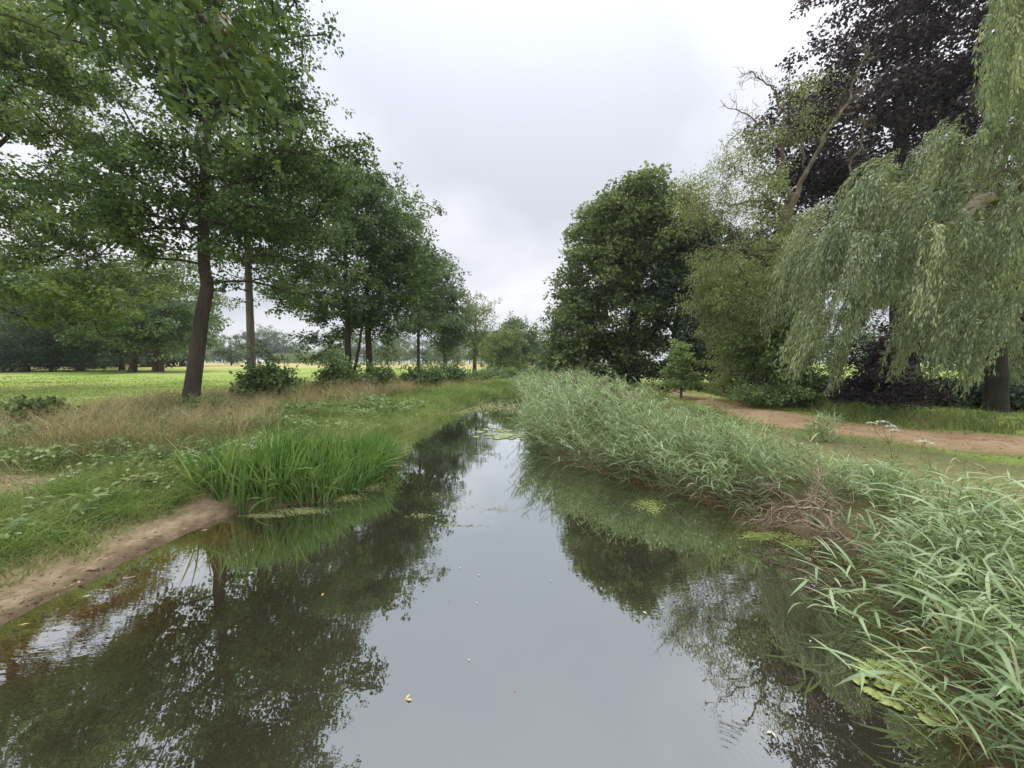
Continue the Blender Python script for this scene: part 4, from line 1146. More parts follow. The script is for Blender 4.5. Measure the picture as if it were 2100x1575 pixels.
def left_dry(x, y):
    d = xL(y) - x
    n = fnoise(x * .7, y * .7, 35)
    band = sstep(2.8, 4.4, d + 1.2 * (n - .5)) * (1 - sstep(9.5, 12.0, d + 3 * (n - .5)))
    return in_view(x, y) * band * (.22 + 1.3 * sstep(.42, .62, n)) * (y > 6.4 + .1 * d)
pts = scatter(rg, 300000, -30, 0, 6, 34, left_dry)
pts = pts[rg.uniform(0, 1, len(pts)) < np.clip(11 / np.hypot(pts[:, 0], pts[:, 1]), .3, 1)]
grass_patch('dry_grass', 'tall straw-coloured dry grass along the top of the left bank', M['dry'], rg, pts[rg.uniform(0, 1, len(pts)) < .55], .3, .8, .0085, 3, .28, .4)
grass_patch('meadow_grass', 'knee-high green grass mixed through the dry grass on the left bank', M['grass'], rg, pts[::2], .2, .65, .012, 3, .3, .45, v0=.42)
def left_edge(x, y):
    d = xL(y) - x
    return in_view(x, y) * (d > -.05) * (d < 3.4 + 1.2 * (fnoise(x, y, 37) - .5)) * (y > 8.5)
grass_patch('bank_sedge', 'bright green sedge and rank grass fringing the left water edge', M['sedge'], rg, scatter(rg, 78000, -8, 6, 8, 42, left_edge), .22, .55, .011, 3, .4, .5, (.06, 0, 0))
def lawn_tuft(x, y):
    d = xL(y) - x
    return in_view(x, y) * (d > 9) * sstep(36, 20, y) * .8
grass_patch('lawn_grass', 'short mown grass of the park lawn behind the dry grass', M['sedge'], rg, scatter(rg, 60000, -48, -8, 9, 36, lawn_tuft), .04, .12, .012, 2, .5, .2, v0=.5)
def right_edge(x, y):
    e_ = x - xR(y); pd = path_dist(x, y)
    return in_view(x, y) * (e_ > 1.3) * (pd > 1.35) * (y < 30) * np.where(pd < 2.6, .9, .6)
pr = scatter(rg, 34000, 2.5, 22, 3, 30, right_edge)
grass_patch('verge_grass', 'short olive grass between the reeds and the sandy path', M['grass'], rg, pr, .05, .2, .013, 3, .5, .4, v0=.55)
def right_tall(x, y):
    e_ = x - xR(y); pd = path_dist(x, y)
    return in_view(x, y) * (pd > 1.5) * (pd < 4.5) * (y > 12.0 - .25 * x) * (e_ > 3.5) * (fnoise(x * .6, y * .6, 39) > .42)
grass_patch('path_side_grass', 'tall seeding grass beyond the sandy path under the willows', M['grass'], rg, scatter(rg, 60000, 4, 18, 7, 26, right_tall), .25, .65, .009, 4, .25, .4, v0=.55)
def dead_patch(x, y):
    return (np.hypot((x - 9.6) / 2.2, (y - 15.2) / .7) < 1) * 1.0 + (np.hypot((x - 6.2) / .9, (y - 4.9) / .45) < 1) * .35
grass_patch('withered_grass', 'orange-brown withered grass beyond the path and among the reeds', M['dry'], rg, scatter(rg, 14000, 4, 12, 3, 17, dead_patch), .2, .5, .009, 3, .5, .5, v0=.35)

def tussock(rng, n, fn, box, k, r, h0, h1):
    c = scatter(rng, n, *box, fn)
    p = np.repeat(c, k, 0); p[:, :2] += rng.normal(0, r, (len(p), 2)); p[:, 2] = height(p[:, 0], p[:, 1]) - .01
    return p
def edge_tuss(x, y):
    d = xL(y) - x
    return in_view(x, y) * (d > .52) * (d < 2.6) * (y < 8) * np.where(d < 1.1, 1, .5) * (fnoise(x * 1.3, y * 1.3, 45) > .42)
tp = tussock(rg, 900, edge_tuss, (-9, -3.6, 1.8, 8), 70, .11, 0, 0)
grass_patch('grass_tussocks', 'lush arching grass tussocks overhanging the sandy edge', M['sedge'], rg, tp, .16, .5, .010, 4, .5, .55, (.06, -.02, 0), v0=.45, vs_=.24)
def dry_tuss(x, y):
    d = xL(y) - x
    return in_view(x, y) * (d > 3.2) * (d < 10) * (y < 22) * (fnoise(x * .9, y * .9, 46) > .5)
tp = tussock(rg, 1500, dry_tuss, (-26, -4, 6.8, 22), 22, .12, 0, 0)
grass_patch('straw_tussocks', 'pale straw tussocks standing tall at the edge of the lawn', M['dry'], rg, tp, .5, 1.15, .009, 3, .22, .35, v0=.62)

def coarse(x, y):
    d = xL(y) - x
    return in_view(x, y) * (d > .6) * (d < 6) * (y < 11) * (fnoise(x * 1.2, y * 1.2, 47) > .5) * .8
grass_patch('seeding_grass', 'thin straw seed stalks scattered over the green left bank', M['dry'], rg, scatter(rg, 9000, -13, -3, 1.8, 11, coarse), .25, .6, .006, 3, .35, .5)

# small broad-leaved herbs between the grass
def herbs(name, label, rng, pts, r, n, L, W, mat, h):
    m = len(pts)
    c = np.repeat(pts, n, 0) + rng.normal(size=(m * n, 3)) * [r, r, 0] + UP * (rng.uniform(.1, 1, (m * n, 1)) * h)
    ax = norm(rng.normal(size=(m * n, 3)) * [1, 1, .35])
    nr = norm(UP + rng.normal(size=(m * n, 3)) * .4)
    a = Acc()
    dist = np.maximum(1, np.hypot(c[:, 0], c[:, 1]) / 8)
    Ls = L * dist * rng.uniform(.6, 1.3, m * n)
    add_leaves(a, c, ax, nr, Ls, Ls * W / L, .5 + rng.normal(0, .2, m * n) + np.repeat(rng.normal(0, .12, m), n), .15)
    o = obj(name, a.mesh(name, M[mat]), kind='stuff'); o['label'] = label; o['category'] = 'weeds'
def left_herb(x, y):
    d = xL(y) - x
    return in_view(x, y) * (d > .9) * (d < 9) * (fnoise(x * .9, y * .9, 41) > .5) * (np.hypot((x - BARE[0]) / 1.8, (y - BARE[1]) / .6) > 1)
herbs('bank_weeds', 'low broad-leaved weeds growing through the grass of the left bank', rg, scatter(rg, 4200, -14, -2, 2, 18, left_herb), .12, 16, .075, .042, 'weed', .32)
def right_herb(x, y):
    e_ = x - xR(y)
    return in_view(x, y) * (e_ > 1.1) * (path_dist(x, y) > 3.0) * (x < 9)
herbs('nettle_growth', 'pale leafy weeds behind the near reeds on the right bank', rg, scatter(rg, 420, 4, 9.5, 3.0, 5.4, right_herb), .14, 20, .07, .035, 'weed', .4)

# ------------------------------------------------------------------ reeds
def reed_bed():
    rng = np.random.default_rng(111)
    def dens(x, y):
        e_ = x - xR(y)
        wd = np.interp(y, [1, 3, 5, 6.5, 8, 12, 20, 34, 50], [2.2, 2.0, 1.6, 2.0, 2.5, 3.2, 3.6, 3.6, 3.0])
        mudgap = (y > 4.5) & (y < 6.2) & (e_ < 1.05)
        lo = np.where(y < 4.3, .06, np.where(y > 12, .25, -.1))
        return (e_ > lo) * (e_ < wd) * in_view(x, y, 1) * ~mudgap * np.interp(y, [2, 4, 6, 12, 30], [.55, .7, .95, .85, .8])
    base = scatter(rng, 42000, 0, 16, 2.0, 48, dens)
    dist = np.hypot(base[:, 0], base[:, 1])
    keep = rng.uniform(0, 1, len(base)) < np.clip(9.0 / dist, .28, 1)
    base = base[keep]; dist = dist[keep]
    n = len(base)
    e_ = base[:, 0] - xR(base[:, 1])
    zt = np.interp(base[:, 1], [2, 4, 5, 6.5, 8, 10, 14, 20, 34], [.72, .86, .95, 1.14, 1.45, 1.8, 2.0, 2.05, 2.1])
    H_ = np.maximum(.35, (zt - base[:, 2]) * rng.uniform(.72, 1.12, n)) * np.interp(e_, [-.2, .6, 2], [.72, .95, 1.0])
    H_ = np.where(path_dist(base[:, 0], base[:, 1]) < 2.2, H_ * .8, H_) * (.72 + .5 * fnoise(base[:, 0] * .8, base[:, 1] * .8, 71))
    wind = np.array([-.16, -.02, 0])
    d0 = norm(UP + rng.normal(size=(n, 3)) * [.16, .14, .0] + wind * .6 - np.stack([np.interp(e_, [-.2, 1.2], [.35, 0]) * np.interp(base[:, 1], [4, 6], [.35, 1]), np.zeros(n), np.zeros(n)], 1))
    bd = rng.normal(size=(n, 3)) * [.10, .10, .03] + wind * .8 - UP * .06
    a = Acc()
    var = .5 + rng.normal(0, .13, n)
    sw = np.maximum(.006, dist * .0009)
    st = Acc()
    add_blades(st, base, d0, H_, bd, sw * 1.3, 4, var, prof=[1, .9, .7, .3], rng=rng)
    K = 11
    tt = np.linspace(.22, 1.0, K)[None] + rng.normal(0, .02, (n, K))
    pp = base[:, None] + d0[:, None] * (H_[:, None] * tt)[..., None] + bd[:, None] * (H_[:, None] * tt * tt)[..., None]
    az = rng.uniform(0, 2 * np.pi, (n, 1)) + np.arange(K)[None] * np.pi + rng.normal(0, .5, (n, K))
    hd = np.stack([np.cos(az), np.sin(az), np.zeros_like(az)], -1) + np.array([-.35, -.05, 0])
    ld = norm(norm(hd) * rng.uniform(.5, .95, (n, K, 1)) + UP * np.linspace(.55, 1.1, K)[None, :, None])
    LL = rng.uniform(.26, .52, (n, K)) * np.interp(tt, [.2, .5, .8, 1], [.8, 1, .9, .6])
    bn = -UP * rng.uniform(.15, .75, (n, K, 1)) + norm(hd) * .15
    W = np.maximum(.020, dist * .0019)[:, None] * rng.uniform(.7, 1.25, (n, K))
    f = lambda q: q.reshape(-1, *q.shape[2:])
    lv = np.repeat(var, K) + rng.normal(0, .12, n * K) - np.repeat(np.linspace(.08, -.05, K)[None], n, 0).ravel()
    dead = rng.uniform(0, 1, n * K) < .025
    lv[dead] = 1.05
    ref = norm(UP[None] + rng.normal(size=(n * K, 3)) * .5)
    add_blades(a, f(pp), f(ld), LL.ravel(), f(bn), W.ravel(), 4, lv, prof=[.55, 1, .75, .04], flat_ref=ref)
    pl = np.flatnonzero((base[:, 1] > 9) & (rng.uniform(0, 1, n) < .16) & (e_ > 1.0))
    pm = Acc(); K2 = 14
    tp_ = np.repeat(base[pl] + d0[pl] * H_[pl, None] + bd[pl] * H_[pl, None], K2, 0); mm_ = len(tp_)
    add_blades(pm, tp_ + rng.normal(0, .03, (mm_, 3)), norm(np.array([-.5, 0, .8]) + rng.normal(size=(mm_, 3)) * .35), rng.uniform(.08, .2, mm_), np.tile([-.2, 0, -.3], (mm_, 1)), np.full(mm_, .02), 2, .25 + rng.normal(0, .2, mm_), rng=rng)
    o_ = obj('reed_plumes', pm.mesh('reed_plumes', M['plume']), kind='stuff'); o_['label'] = 'brownish feathery plumes on top of the farther reeds'; o_['category'] = 'reeds'
    r = obj('reed_bed', a.mesh('reed_bed', M['reed']), kind='stuff')
    r['label'] = 'dense blue-green reeds lining the right bank'; r['category'] = 'reeds'
    s_ = obj('reed_stems', st.mesh('reed_stems', M['reedstem']), kind='stuff', parent=None)
    s_['label'] = 'thin olive stems of the reeds lining the right bank'; s_['category'] = 'reeds'
reed_bed()

def reed_fringe():
    rng = np.random.default_rng(117)
    def dens(x, y):
        e_ = x - xR(y)
        return (e_ > np.where(y > 12, .1, -.12)) * (e_ < .55) * ~((y > 4.8) & (y < 6.0)) * (y < 34) * np.clip(9 / np.maximum(y, 1), .3, 1)
    b = scatter(rng, 26000, .3, 6, 2.0, 34, dens); n = len(b)
    for nm, mat, frac, lab in (('reed_fringe', 'reed', .62, 'low drooping reed leaves at the waterline of the right bank'), ('dead_reed_leaves', 'dry', .38, 'withered tan reed leaves at the waterline of the right bank')):
        k = rng.uniform(0, 1, n) < frac; q = b[k]; m = len(q)
        a = Acc()
        d0 = norm(np.stack([-rng.uniform(.1, 1.1, m), rng.normal(0, .5, m), rng.uniform(.3, 1.2, m)], 1))
        add_blades(a, q, d0, rng.uniform(.25, .75, m), np.stack([-rng.uniform(0, .3, m), rng.normal(0, .15, m), -rng.uniform(.2, .8, m)], 1), np.maximum(.014, q[:, 1] * .0016), 4, .42 + rng.normal(0, .2, m), prof=[.6, 1, .7, .04], rng=rng)
        o = obj(nm, a.mesh(nm, M[mat]), kind='stuff'); o['label'] = lab; o['category'] = 'reeds'
reed_fringe()

# single reeds that stand clear of the bed
def reed_leaf_mesh(seed):
    rng = np.random.default_rng(seed)
    a = Acc()
    add_blades(a, np.zeros((1, 3)), np.array([[.80, 0, .6]]), np.array([.42]), np.array([[.05, rng.normal(0, .1), -.25 - .35 * rng.uniform()]]), np.array([.026]), 7, np.array([rng.uniform(.35, .75)]),
               prof=[.5, .85, 1, .95, .75, .45, .03], flat_ref=np.array([[0, .0, 1.]]))
    return a.mesh('reed_leaf', M['reed'])
LEAFM = [reed_leaf_mesh(500 + i) for i in range(6)]
def single_reed(base, top, rng, label, group='single reeds leaning over the water'):
    base, top = np.array(base), np.array(top)
    root = thing('reed', label, 'reed', base, group)
    v = top - base; L_ = np.linalg.norm(v)
    c = catmull([np.zeros(3), v * .35 + UP * .06 * L_, v * .7 + UP * .07 * L_, v], 12)
    a = Acc(); add_tube(a, c, np.linspace(.006, .002, 12), 4)
    obj('stem', a.mesh('stem', M['reedstem'], True), root)
    K = int(6 + L_ * 3.2)
    for k in range(K):
        t = .3 + .7 * k / (K - 1)
        i = min(int(t * 11), 10); p = c[i] * (1 - (t * 11 - i)) + c[i + 1] * (t * 11 - i)
        o = obj('leaf', LEAFM[int(rng.integers(6))], root, p)
        az = math.atan2(v[1], v[0]) + (-1) ** k * rng.uniform(.25, 1.3) + (math.pi if rng.uniform() < .12 else 0)
        o.rotation_euler = (rng.normal(0, .3), rng.uniform(-.35, .45), az)
        s = rng.uniform(.7, 1.15) * (.75 if k > K - 3 else 1)
        o.scale = (s, s, s)
    return root
def reeds_clear():
    rng = np.random.default_rng(121)
    LONE = ['farthest-reaching lone reed over the open water, its tip highest of the five', 'lone reed over the open water just below the farthest-reaching one', 'lone reed standing most upright of the five over the open water', 'lone reed second from the bank among the five over the open water', 'lowest and longest of the five lone reeds over the open water']
    for (bpx, tpx, dy), lab in zip([((1792, 1265), (1625, 1135), .1), ((1800, 1290), (1655, 1190), -.1), ((1845, 1300), (1735, 1150), .2), ((1795, 1275), (1700, 1130), .3), ((1870, 1330), (1660, 1240), 0.0)], LONE):
        b = G(*bpx, -.05); t = P(tpx[0], tpx[1], b[1] + dy)
        single_reed(b, t, rng, lab)
    for (bpx, tpx, dy), lab in zip([((2070, 1500), (1745, 1370), -.15), ((2050, 1480), (1830, 1340), 0), ((2090, 1540), (1800, 1400), -.1)], ['longest drooping reed over the pondweed at the bottom right', 'upper drooping reed over the pondweed at the bottom right', 'lowest drooping reed over the pondweed at the bottom right']):
        b = G(*bpx, -.02); t = P(tpx[0], tpx[1], b[1] + dy)
        single_reed(b, t, rng, lab)
    for i in range(46):
        y = rng.uniform(2.3, 5.0); x = xR(y) + rng.uniform(.1, 1.6)
        z = hz(x, y); h = rng.uniform(.55, .95) * (1 + .06 * (y - 2))
        lean = rng.uniform(-.1, .5)
        single_reed((x, y, z - .02), (x - lean * h + rng.normal(0, .1), y + rng.normal(0, .2), z + h * (1 - .25 * lean)), rng,
                    'tall blue-green reed at the near edge of the right bank', 'near reeds of the right bank')
    for i in range(16):
        y = rng.uniform(6.4, 12); x = xR(y) + rng.uniform(-.1, .15)
        z = hz(x, y); h = rng.uniform(.7, 1.2)
        single_reed((x, y, z - .02), (x - rng.uniform(.3, .8) * h, y - rng.uniform(0, .4), z + h * .8), rng,
                    'reed bowing from the right bank toward mid-stream', 'reeds bowing over the stream')
reeds_clear()

# ------------------------------------------------------------------ iris clumps
def iris():
    rng = np.random.default_rng(131)
    def dens(x, y):
        d = xL(y) - x
        return (d > -.12) * (d < np.interp(y, [6.2, 6.6, 7.5, 9], [.7, 1.35, 1.2, .5]) + .5 * (vnoise(x * 2.2, y * 2.2, 12) - .5)) * (y < 9.6)
    base = scatter(rng, 9000, -6.2, -2.4, 6.25, 9.6, dens)
    n = len(base)
    H_ = rng.uniform(.45, 1.0, n)
    d0 = norm(UP + rng.normal(size=(n, 3)) * [.17, .17, 0] + [.06, 0, 0])
    H_ = H_ * np.interp(base[:, 1], [6.3, 8, 11], [1, .95, .7]) * (.75 + .5 * vnoise(base[:, 0] * 2, base[:, 1] * 2, 8))
    arch = (rng.uniform(0, 1, (n, 1)) < .4) * rng.uniform(.25, .75, (n, 1))
    sd_ = norm(rng.normal(size=(n, 3)) * [1, 1, 0] + [.5, -.2, 0])
    bd = rng.normal(size=(n, 3)) * [.16, .16, .02] + sd_ * arch * .7 - UP * (arch * .75 + .03)
    a = Acc()
    add_blades(a, base, d0, H_, bd, np.full(n, .029) * rng.uniform(.7, 1.3, n), 6, .45 + rng.normal(0, .2, n), prof=[.8, 1, 1, .85, .55, .04], rng=rng)
    dd_ = rng.uniform(0, 1, n) < .10
    da = Acc(); add_blades(da, base[dd_], norm(d0[dd_] + [.25, -.1, -.2]), H_[dd_] * .8, bd[dd_] - UP * .3, np.full(dd_.sum(), .018), 5, .4 + rng.normal(0, .2, dd_.sum()), rng=rng)
    o = obj('dead_iris_leaves', da.mesh('dead_iris_leaves', M['dry']), kind='stuff'); o['label'] = 'yellowed fallen leaves among the iris bed'; o['category'] = 'iris'
    o = obj('iris_bed', a.mesh('iris_bed', M['iris']), kind='stuff'); o['label'] = 'dense sword-leaved green iris bed at the left water edge'; o['category'] = 'iris'
    ms = []
    for i in range(6):
        b = Acc(); L_ = rng.uniform(.6, .95)
        add_blades(b, np.zeros((1, 3)), norm(np.array([[.16, 0, 1.]])), np.array([L_]), np.array([[.10 + .3 * rng.uniform() * (i % 2), .05 * rng.normal(), -.05 - .35 * (i % 3 == 1)]]), np.array([.028]), 8, np.array([rng.uniform(.3, .75)]),
                   prof=[.75, .95, 1, 1, .9, .7, .4, .03], flat_ref=np.array([[0, 1., .1]]) if i % 2 else np.array([[.5, 1, 0.]]))
        ms.append(b.mesh('iris_leaf', M['iris']))
    spots = [(487, 1052), (510, 1048), (532, 1040), (555, 1043), (580, 1040), (604, 1036), (628, 1035), (652, 1028), (680, 1018), (712, 1006), (742, 995), (770, 975)]
    for i, (px, py) in enumerate(spots):
        g = G(px, py, 0.0) + [rng.normal(0, .05), rng.uniform(0, .2), -.03]
        g[2] = max(-.1, hz(g[0], g[1])) - .03
        lab = 'iris clump at the sandy corner, foremost of the iris bed' if i == 0 else 'iris clump in the front row of the iris bed at the water edge' if i < 8 else 'iris clump where the iris bed thins out downstream'
        r = thing('iris_clump', lab, 'iris', g, 'iris clumps along the left water edge')
        for k in range(int(rng.integers(10, 16))):
            o = obj('leaf', ms[int(rng.integers(6))], r, (rng.normal(0, .05), rng.normal(0, .05), 0))
            o.rotation_euler = (rng.normal(0, .08), rng.normal(0, .08), rng.uniform(0, 6.28)); s = rng.uniform(.7, 1.08); o.scale = (s, s, s)
iris()

# ------------------------------------------------------------------ broad-leaved plants of the left bank, one by one
def dock_plants():
    rng = np.random.default_rng(137)
    lm = []
    for i in range(4):
        a = Acc(); L_ = rng.uniform(.16, .24)
        add_blades(a, np.zeros((1, 3)), norm(np.array([[.9, 0, .55]])), np.array([L_]), np.array([[.1, 0, -.4 - .2 * rng.uniform()]]), np.array([L_ * .34]), 6, np.array([rng.uniform(.3, .8)]), prof=[.12, .75, 1, .85, .5, .04], flat_ref=np.array([[0, 0, 1.]]))
        lm.append(a.mesh('weed_leaf', M['weed'] if i % 2 else M['shrub']))
    spots = [(230, 1040, 'leafy weed at the top of the sandy bank beside the grass'), (165, 1085, 'pale broad-leaved weed on the near left bank'), (330, 1050, 'bushy weed overhanging the middle of the sandy edge'), (420, 1000, 'dark leafy weed beside the iris bed'),
             (445, 970, 'tall leafy weed behind the corner of the iris bed'), (60, 1140, 'low leafy weed at the left edge above the sand'), (20, 1190, 'broad-leaved weed at the lowest left corner of the bank'), (280, 960, 'weed clump in the middle of the left bank'),
             (120, 960, 'weed clump beside the bare dirt patch'), (380, 930, 'weed clump half way up the left bank'), (130, 905, 'brown-green weed at the edge of the dry grass'), (180, 1130, 'weed hanging over the widest part of the sandy edge'),
             (480, 930, 'yellow-green weed above the iris bed'), (300, 1090, 'small weed at the very brink of the sandy edge'), (90, 1060, 'weed clump on the near left bank above the corner weeds')]
    for k, (px, py, lab) in enumerate(spots):
        g = hit(px, py, 1.05); g[2] = hz(g[0], g[1]) - .01
        r = thing('weed_plant', lab, 'weed', g, 'weeds of the left bank')
        hh = rng.uniform(.15, .42)
        st = Acc()
        for _ in range(3):
            v = np.array([rng.normal(0, .08), rng.normal(0, .08), hh]); add_tube(st, catmull([np.zeros(3), v * .5, v], 4), np.linspace(.006, .003, 4), 4)
        obj('stem', st.mesh('stem', M['reedstem']), r, kind='stuff')
        for j in range(30):
            o = obj('leaf', lm[int(rng.integers(4))], r, (rng.normal(0, .07), rng.normal(0, .07), hh * rng.uniform(.05, 1)))
            o.rotation_euler = (rng.normal(0, .25), rng.normal(0, .35), rng.uniform(0, 6.28)); q = rng.uniform(.45, 1.0); o.scale = (q, q, q)
dock_plants()

# ------------------------------------------------------------------ flowering plants
def disc_cluster(acc, c, r, rng, n, s, var=.5):
    ang = rng.uniform(0, 6.28, n); rr = r * np.sqrt(rng.uniform(0, 1, n))
    p = c + np.stack([rr * np.cos(ang), rr * np.sin(ang), -.35 * rr ** 2 / max(r, 1e-3) + rng.normal(0, .003, n)], 1)
    ax = norm(rng.normal(size=(n, 3)) * [1, 1, .15]); nr = norm(UP + rng.normal(size=(n, 3)) * .25)
    add_leaves(acc, p, ax, nr, np.full(n, s), np.full(n, s * .9), np.full(n, var), .05)
def umbel_plant(name, label, base, heads, rng, r, mat='white', stem='weed', leaves=8, n=60):
    base = np.array(base)
    root = thing(name, label, 'flower', base, 'white-flowered plants')
    a = Acc()
    joint = np.mean([np.array(h) for h in heads], 0) - base; joint[2] *= .62; joint[:2] *= .5
    add_tube(a, catmull([np.zeros(3), joint * .5 + [.01, 0, 0], joint], 6), np.linspace(.008, .006, 6), 5)
    for h in heads:
        v = np.array(h) - base
        add_tube(a, catmull([joint, (joint + v) / 2 + [(v - joint)[0] * .15, 0, -.02], v], 6), np.linspace(.005, .003, 6), 4)
        for _ in range(9):
            d = rng.normal(size=3) * [r, r, 0] * .6 + UP * .01
            add_tube(a, np.array([v - UP * .05, v - UP * .02 + d * .5, v + d]), [.0018, .0014, .001], 3)
    obj('stem', a.mesh('stem', M['reedstem']), root)
    for h in heads:
        b = Acc(); disc_cluster(b, np.array(h) - base, r * rng.uniform(.8, 1.1), rng, n, .022)
        obj('flower_head', b.mesh('flower_head', M[mat]), root, kind='stuff')
    lf = Acc()
    for _ in range(leaves):
        z = rng.uniform(.1, .6) * joint[2]; p = joint * (z / joint[2]) + rng.normal(size=3) * [.08, .08, .02]
        m = 14
        add_leaves(lf, p + rng.normal(size=(m, 3)) * .05, norm(rng.normal(size=(m, 3)) * [1, 1, .3]), norm(UP + rng.normal(size=(m, 3)) * .4), np.full(m, .06), np.full(m, .025), np.full(m, .4))
    obj('foliage', lf.mesh('foliage', M['weed']), root)
rf = np.random.default_rng(141)
b = G(1832, 975, .62)
umbel_plant('hogweed', 'tall white umbel plant with several flower heads among the reeds before the path', b, [P(1788, 866, b[1]), P(1812, 863, b[1] - .1), P(1828, 872, b[1] + .1), P(1835, 880, b[1])], rf, .085)
b = G(1910, 985, .6)
umbel_plant('hogweed', 'single white umbel on a long stem right of the reeds', b, [P(1896, 903, b[1])], rf, .10)
for px, py, lab in [(530, 915, 'small white flowers at the left end of the iris bed'), (547, 905, 'cluster of white flowers behind the iris bed'), (145, 995, 'white-leaved weed on the bare patch by the left bank'), (770, 795, 'white umbels beside the dark leafy bush')]:
    Y = {530: 7.6, 547: 8.0, 145: 6.0, 770: 19.0}[px]
    q = P(px, py, Y); b = np.array([q[0] + .03, Y, hz(q[0], Y)])
    hs = [q + rf.normal(size=3) * [.10 * Y / 8, .08, .05] for _ in range(5)]
    for h in hs: h[2] = max(h[2], b[2] + .18)
    umbel_plant('white_flower_plant', lab, b, hs, rf, .028 * Y / 7, n=22, leaves=4)
q = P(28, 884, 8.6); b = np.array([q[0], 8.6, hz(q[0], 8.6)])
r = thing('poppy', 'tiny red poppy in the dry grass at the left edge', 'flower', b)
a = Acc(); add_tube(a, np.array([[0, 0, 0], [0.01, 0, .2], q - b]), [.004, .003, .003], 4); obj('stem', a.mesh('stem', M['reedstem']), r)
a = Acc(); disc_cluster(a, q - b, .035, rf, 14, .04); obj('petals', a.mesh('petals', M['poppy']), r)

# ------------------------------------------------------------------ dead branches on the right bank
def dead_branches():
    rng = np.random.default_rng(151)
    B = [([(1760, 1125), (1700, 1085), (1625, 1075), (1590, 1058)], .03, 'thick grey dead branch lying along the mud on the right bank'),
         ([(1680, 1090), (1665, 1040), (1600, 1040), (1540, 1068)], .02, 'pale bent dead branch arching over the mud toward the water'),
         ([(1690, 1080), (1672, 1010), (1678, 960)], .016, 'upright dead twiggy branch among the reeds'),
         ([(1780, 1150), (1720, 1090), (1690, 1050), (1640, 1030)], .018, 'brown dead branch slanting up from the near end of the mud'),
         ([(1650, 1060), (1600, 1010), (1560, 1000), (1535, 1020)], .016, 'tangled dead branch at the left end of the heap')]
    for k, (pix, r, lab) in enumerate(B):
        Y0 = G(pix[0][0], pix[0][1], .12)[1]
        pts = [P(q[0], q[1], Y0 + .25 * i * (1 if k != 1 else .2)) for i, q in enumerate(pix)]
        pts = [np.array([p[0], p[1], max(p[2], height(p[0], p[1]) + .03)]) for p in pts]
        pts[0][2] = hz(pts[0][0], pts[0][1]) + .02
        base = pts[0].copy()
        seg = [wiggly(pts[i], pts[i + 1], rng, 4, .08) for i in range(len(pts) - 1)]
        c = np.concatenate([seg[0]] + [s[1:] for s in seg[1:]])
        a = Acc(); add_tube(a, c - base, np.linspace(r * 1.2, r * .5, len(c)), 6, rng, .08)
        root = thing('dead_branch', lab, 'branch', base, 'dead branches on the mud')
        obj('limb', a.mesh('limb', M['deadwood'], True), root)
        t = Acc()
        for _ in range(24):
            i = rng.integers(3, len(c)); d = norm(c[i] - c[i - 1])
            v = norm(d * .5 + rng.normal(size=3) * [.9, .6, .5] + UP * .1); L_ = rng.uniform(.2, .6)
            w = wiggly(c[i], c[i] + v * L_, rng, 4, .14)
            w[:, 2] = np.maximum(w[:, 2], height(w[:, 0], w[:, 1]) + .01)
            add_tube(t, w - base, np.linspace(.009, .003, len(w)), 3)
            w2 = wiggly(w[4], w[4] + norm(v + rng.normal(size=3) * .7) * L_ * .5, rng, 3, .14)
            add_tube(t, w2 - base, np.linspace(.004, .002, len(w2)), 3)
        obj('twigs', t.mesh('twigs', M['deadwood']), root, kind='stuff')
dead_branches()

# a reed tuft standing by itself at the path edge
q = hit(1685, 905); g = np.array([q[0], q[1], hz(q[0], q[1])])
r = thing('reed_tuft', 'short dense reed tuft standing alone against the sandy path', 'reeds', g)
rs = np.random.default_rng(6)
a = Acc(); n = 150
bs = rs.normal(size=(n, 3)) * [.14, .14, 0] + UP * rs.uniform(.0, .55, (n, 1))
add_blades(a, bs, norm(rs.normal(size=(n, 3)) * [.6, .5, .3] + [-.3, 0, .7]), rs.uniform(.2, .45, n), np.tile([-.1, 0, -.3], (n, 1)), np.full(n, .022), 4, .45 + rs.normal(0, .18, n), prof=[.6, 1, .7, .04], rng=rs)
obj('foliage', a.mesh('foliage', M['reed']), r)
a = Acc(); m = 26; b0 = rs.normal(size=(m, 3)) * [.13, .13, 0]
add_blades(a, b0, norm(UP + rs.normal(size=(m, 3)) * .12), rs.uniform(.4, .7, m), np.tile([-.1, 0, -.05], (m, 1)), np.full(m, .010), 3, .5 + rs.normal(0, .15, m), rng=rs)
obj('stems', a.mesh('stems', M['reedstem']), r, kind='stuff')

# ------------------------------------------------------------------ on the water
def pad_mesh(seed, r, mat, oval=1.0, notch=.35):
    rng = np.random.default_rng(seed)
    n = 14
    ang = np.linspace(notch, 2 * math.pi - notch, n)
    rr = r * (1 + .05 * rng.normal(size=n))
    v = np.concatenate([[[0, 0, .004]], np.stack([rr * np.cos(ang), rr * oval * np.sin(ang), .006 + .004 * rng.uniform(0, 1, n)], 1)])
    t = np.stack([np.zeros(n - 1, int), np.arange(1, n), np.arange(2, n + 1)], 1)
    v2 = v - [0, 0, .004]
    a = Acc(); a.add(np.concatenate([v, v2]), None, np.concatenate([t, t[:, ::-1] + len(v)]), rng.uniform(.2, .8))
    a.t.append(np.array([[k, k + len(v), k + 1 + len(v)] for k in range(1, n)])); a.t.append(np.array([[k, k + 1 + len(v), k + 1] for k in range(1, n)]))
    return a.mesh('lily_pad', M[mat])
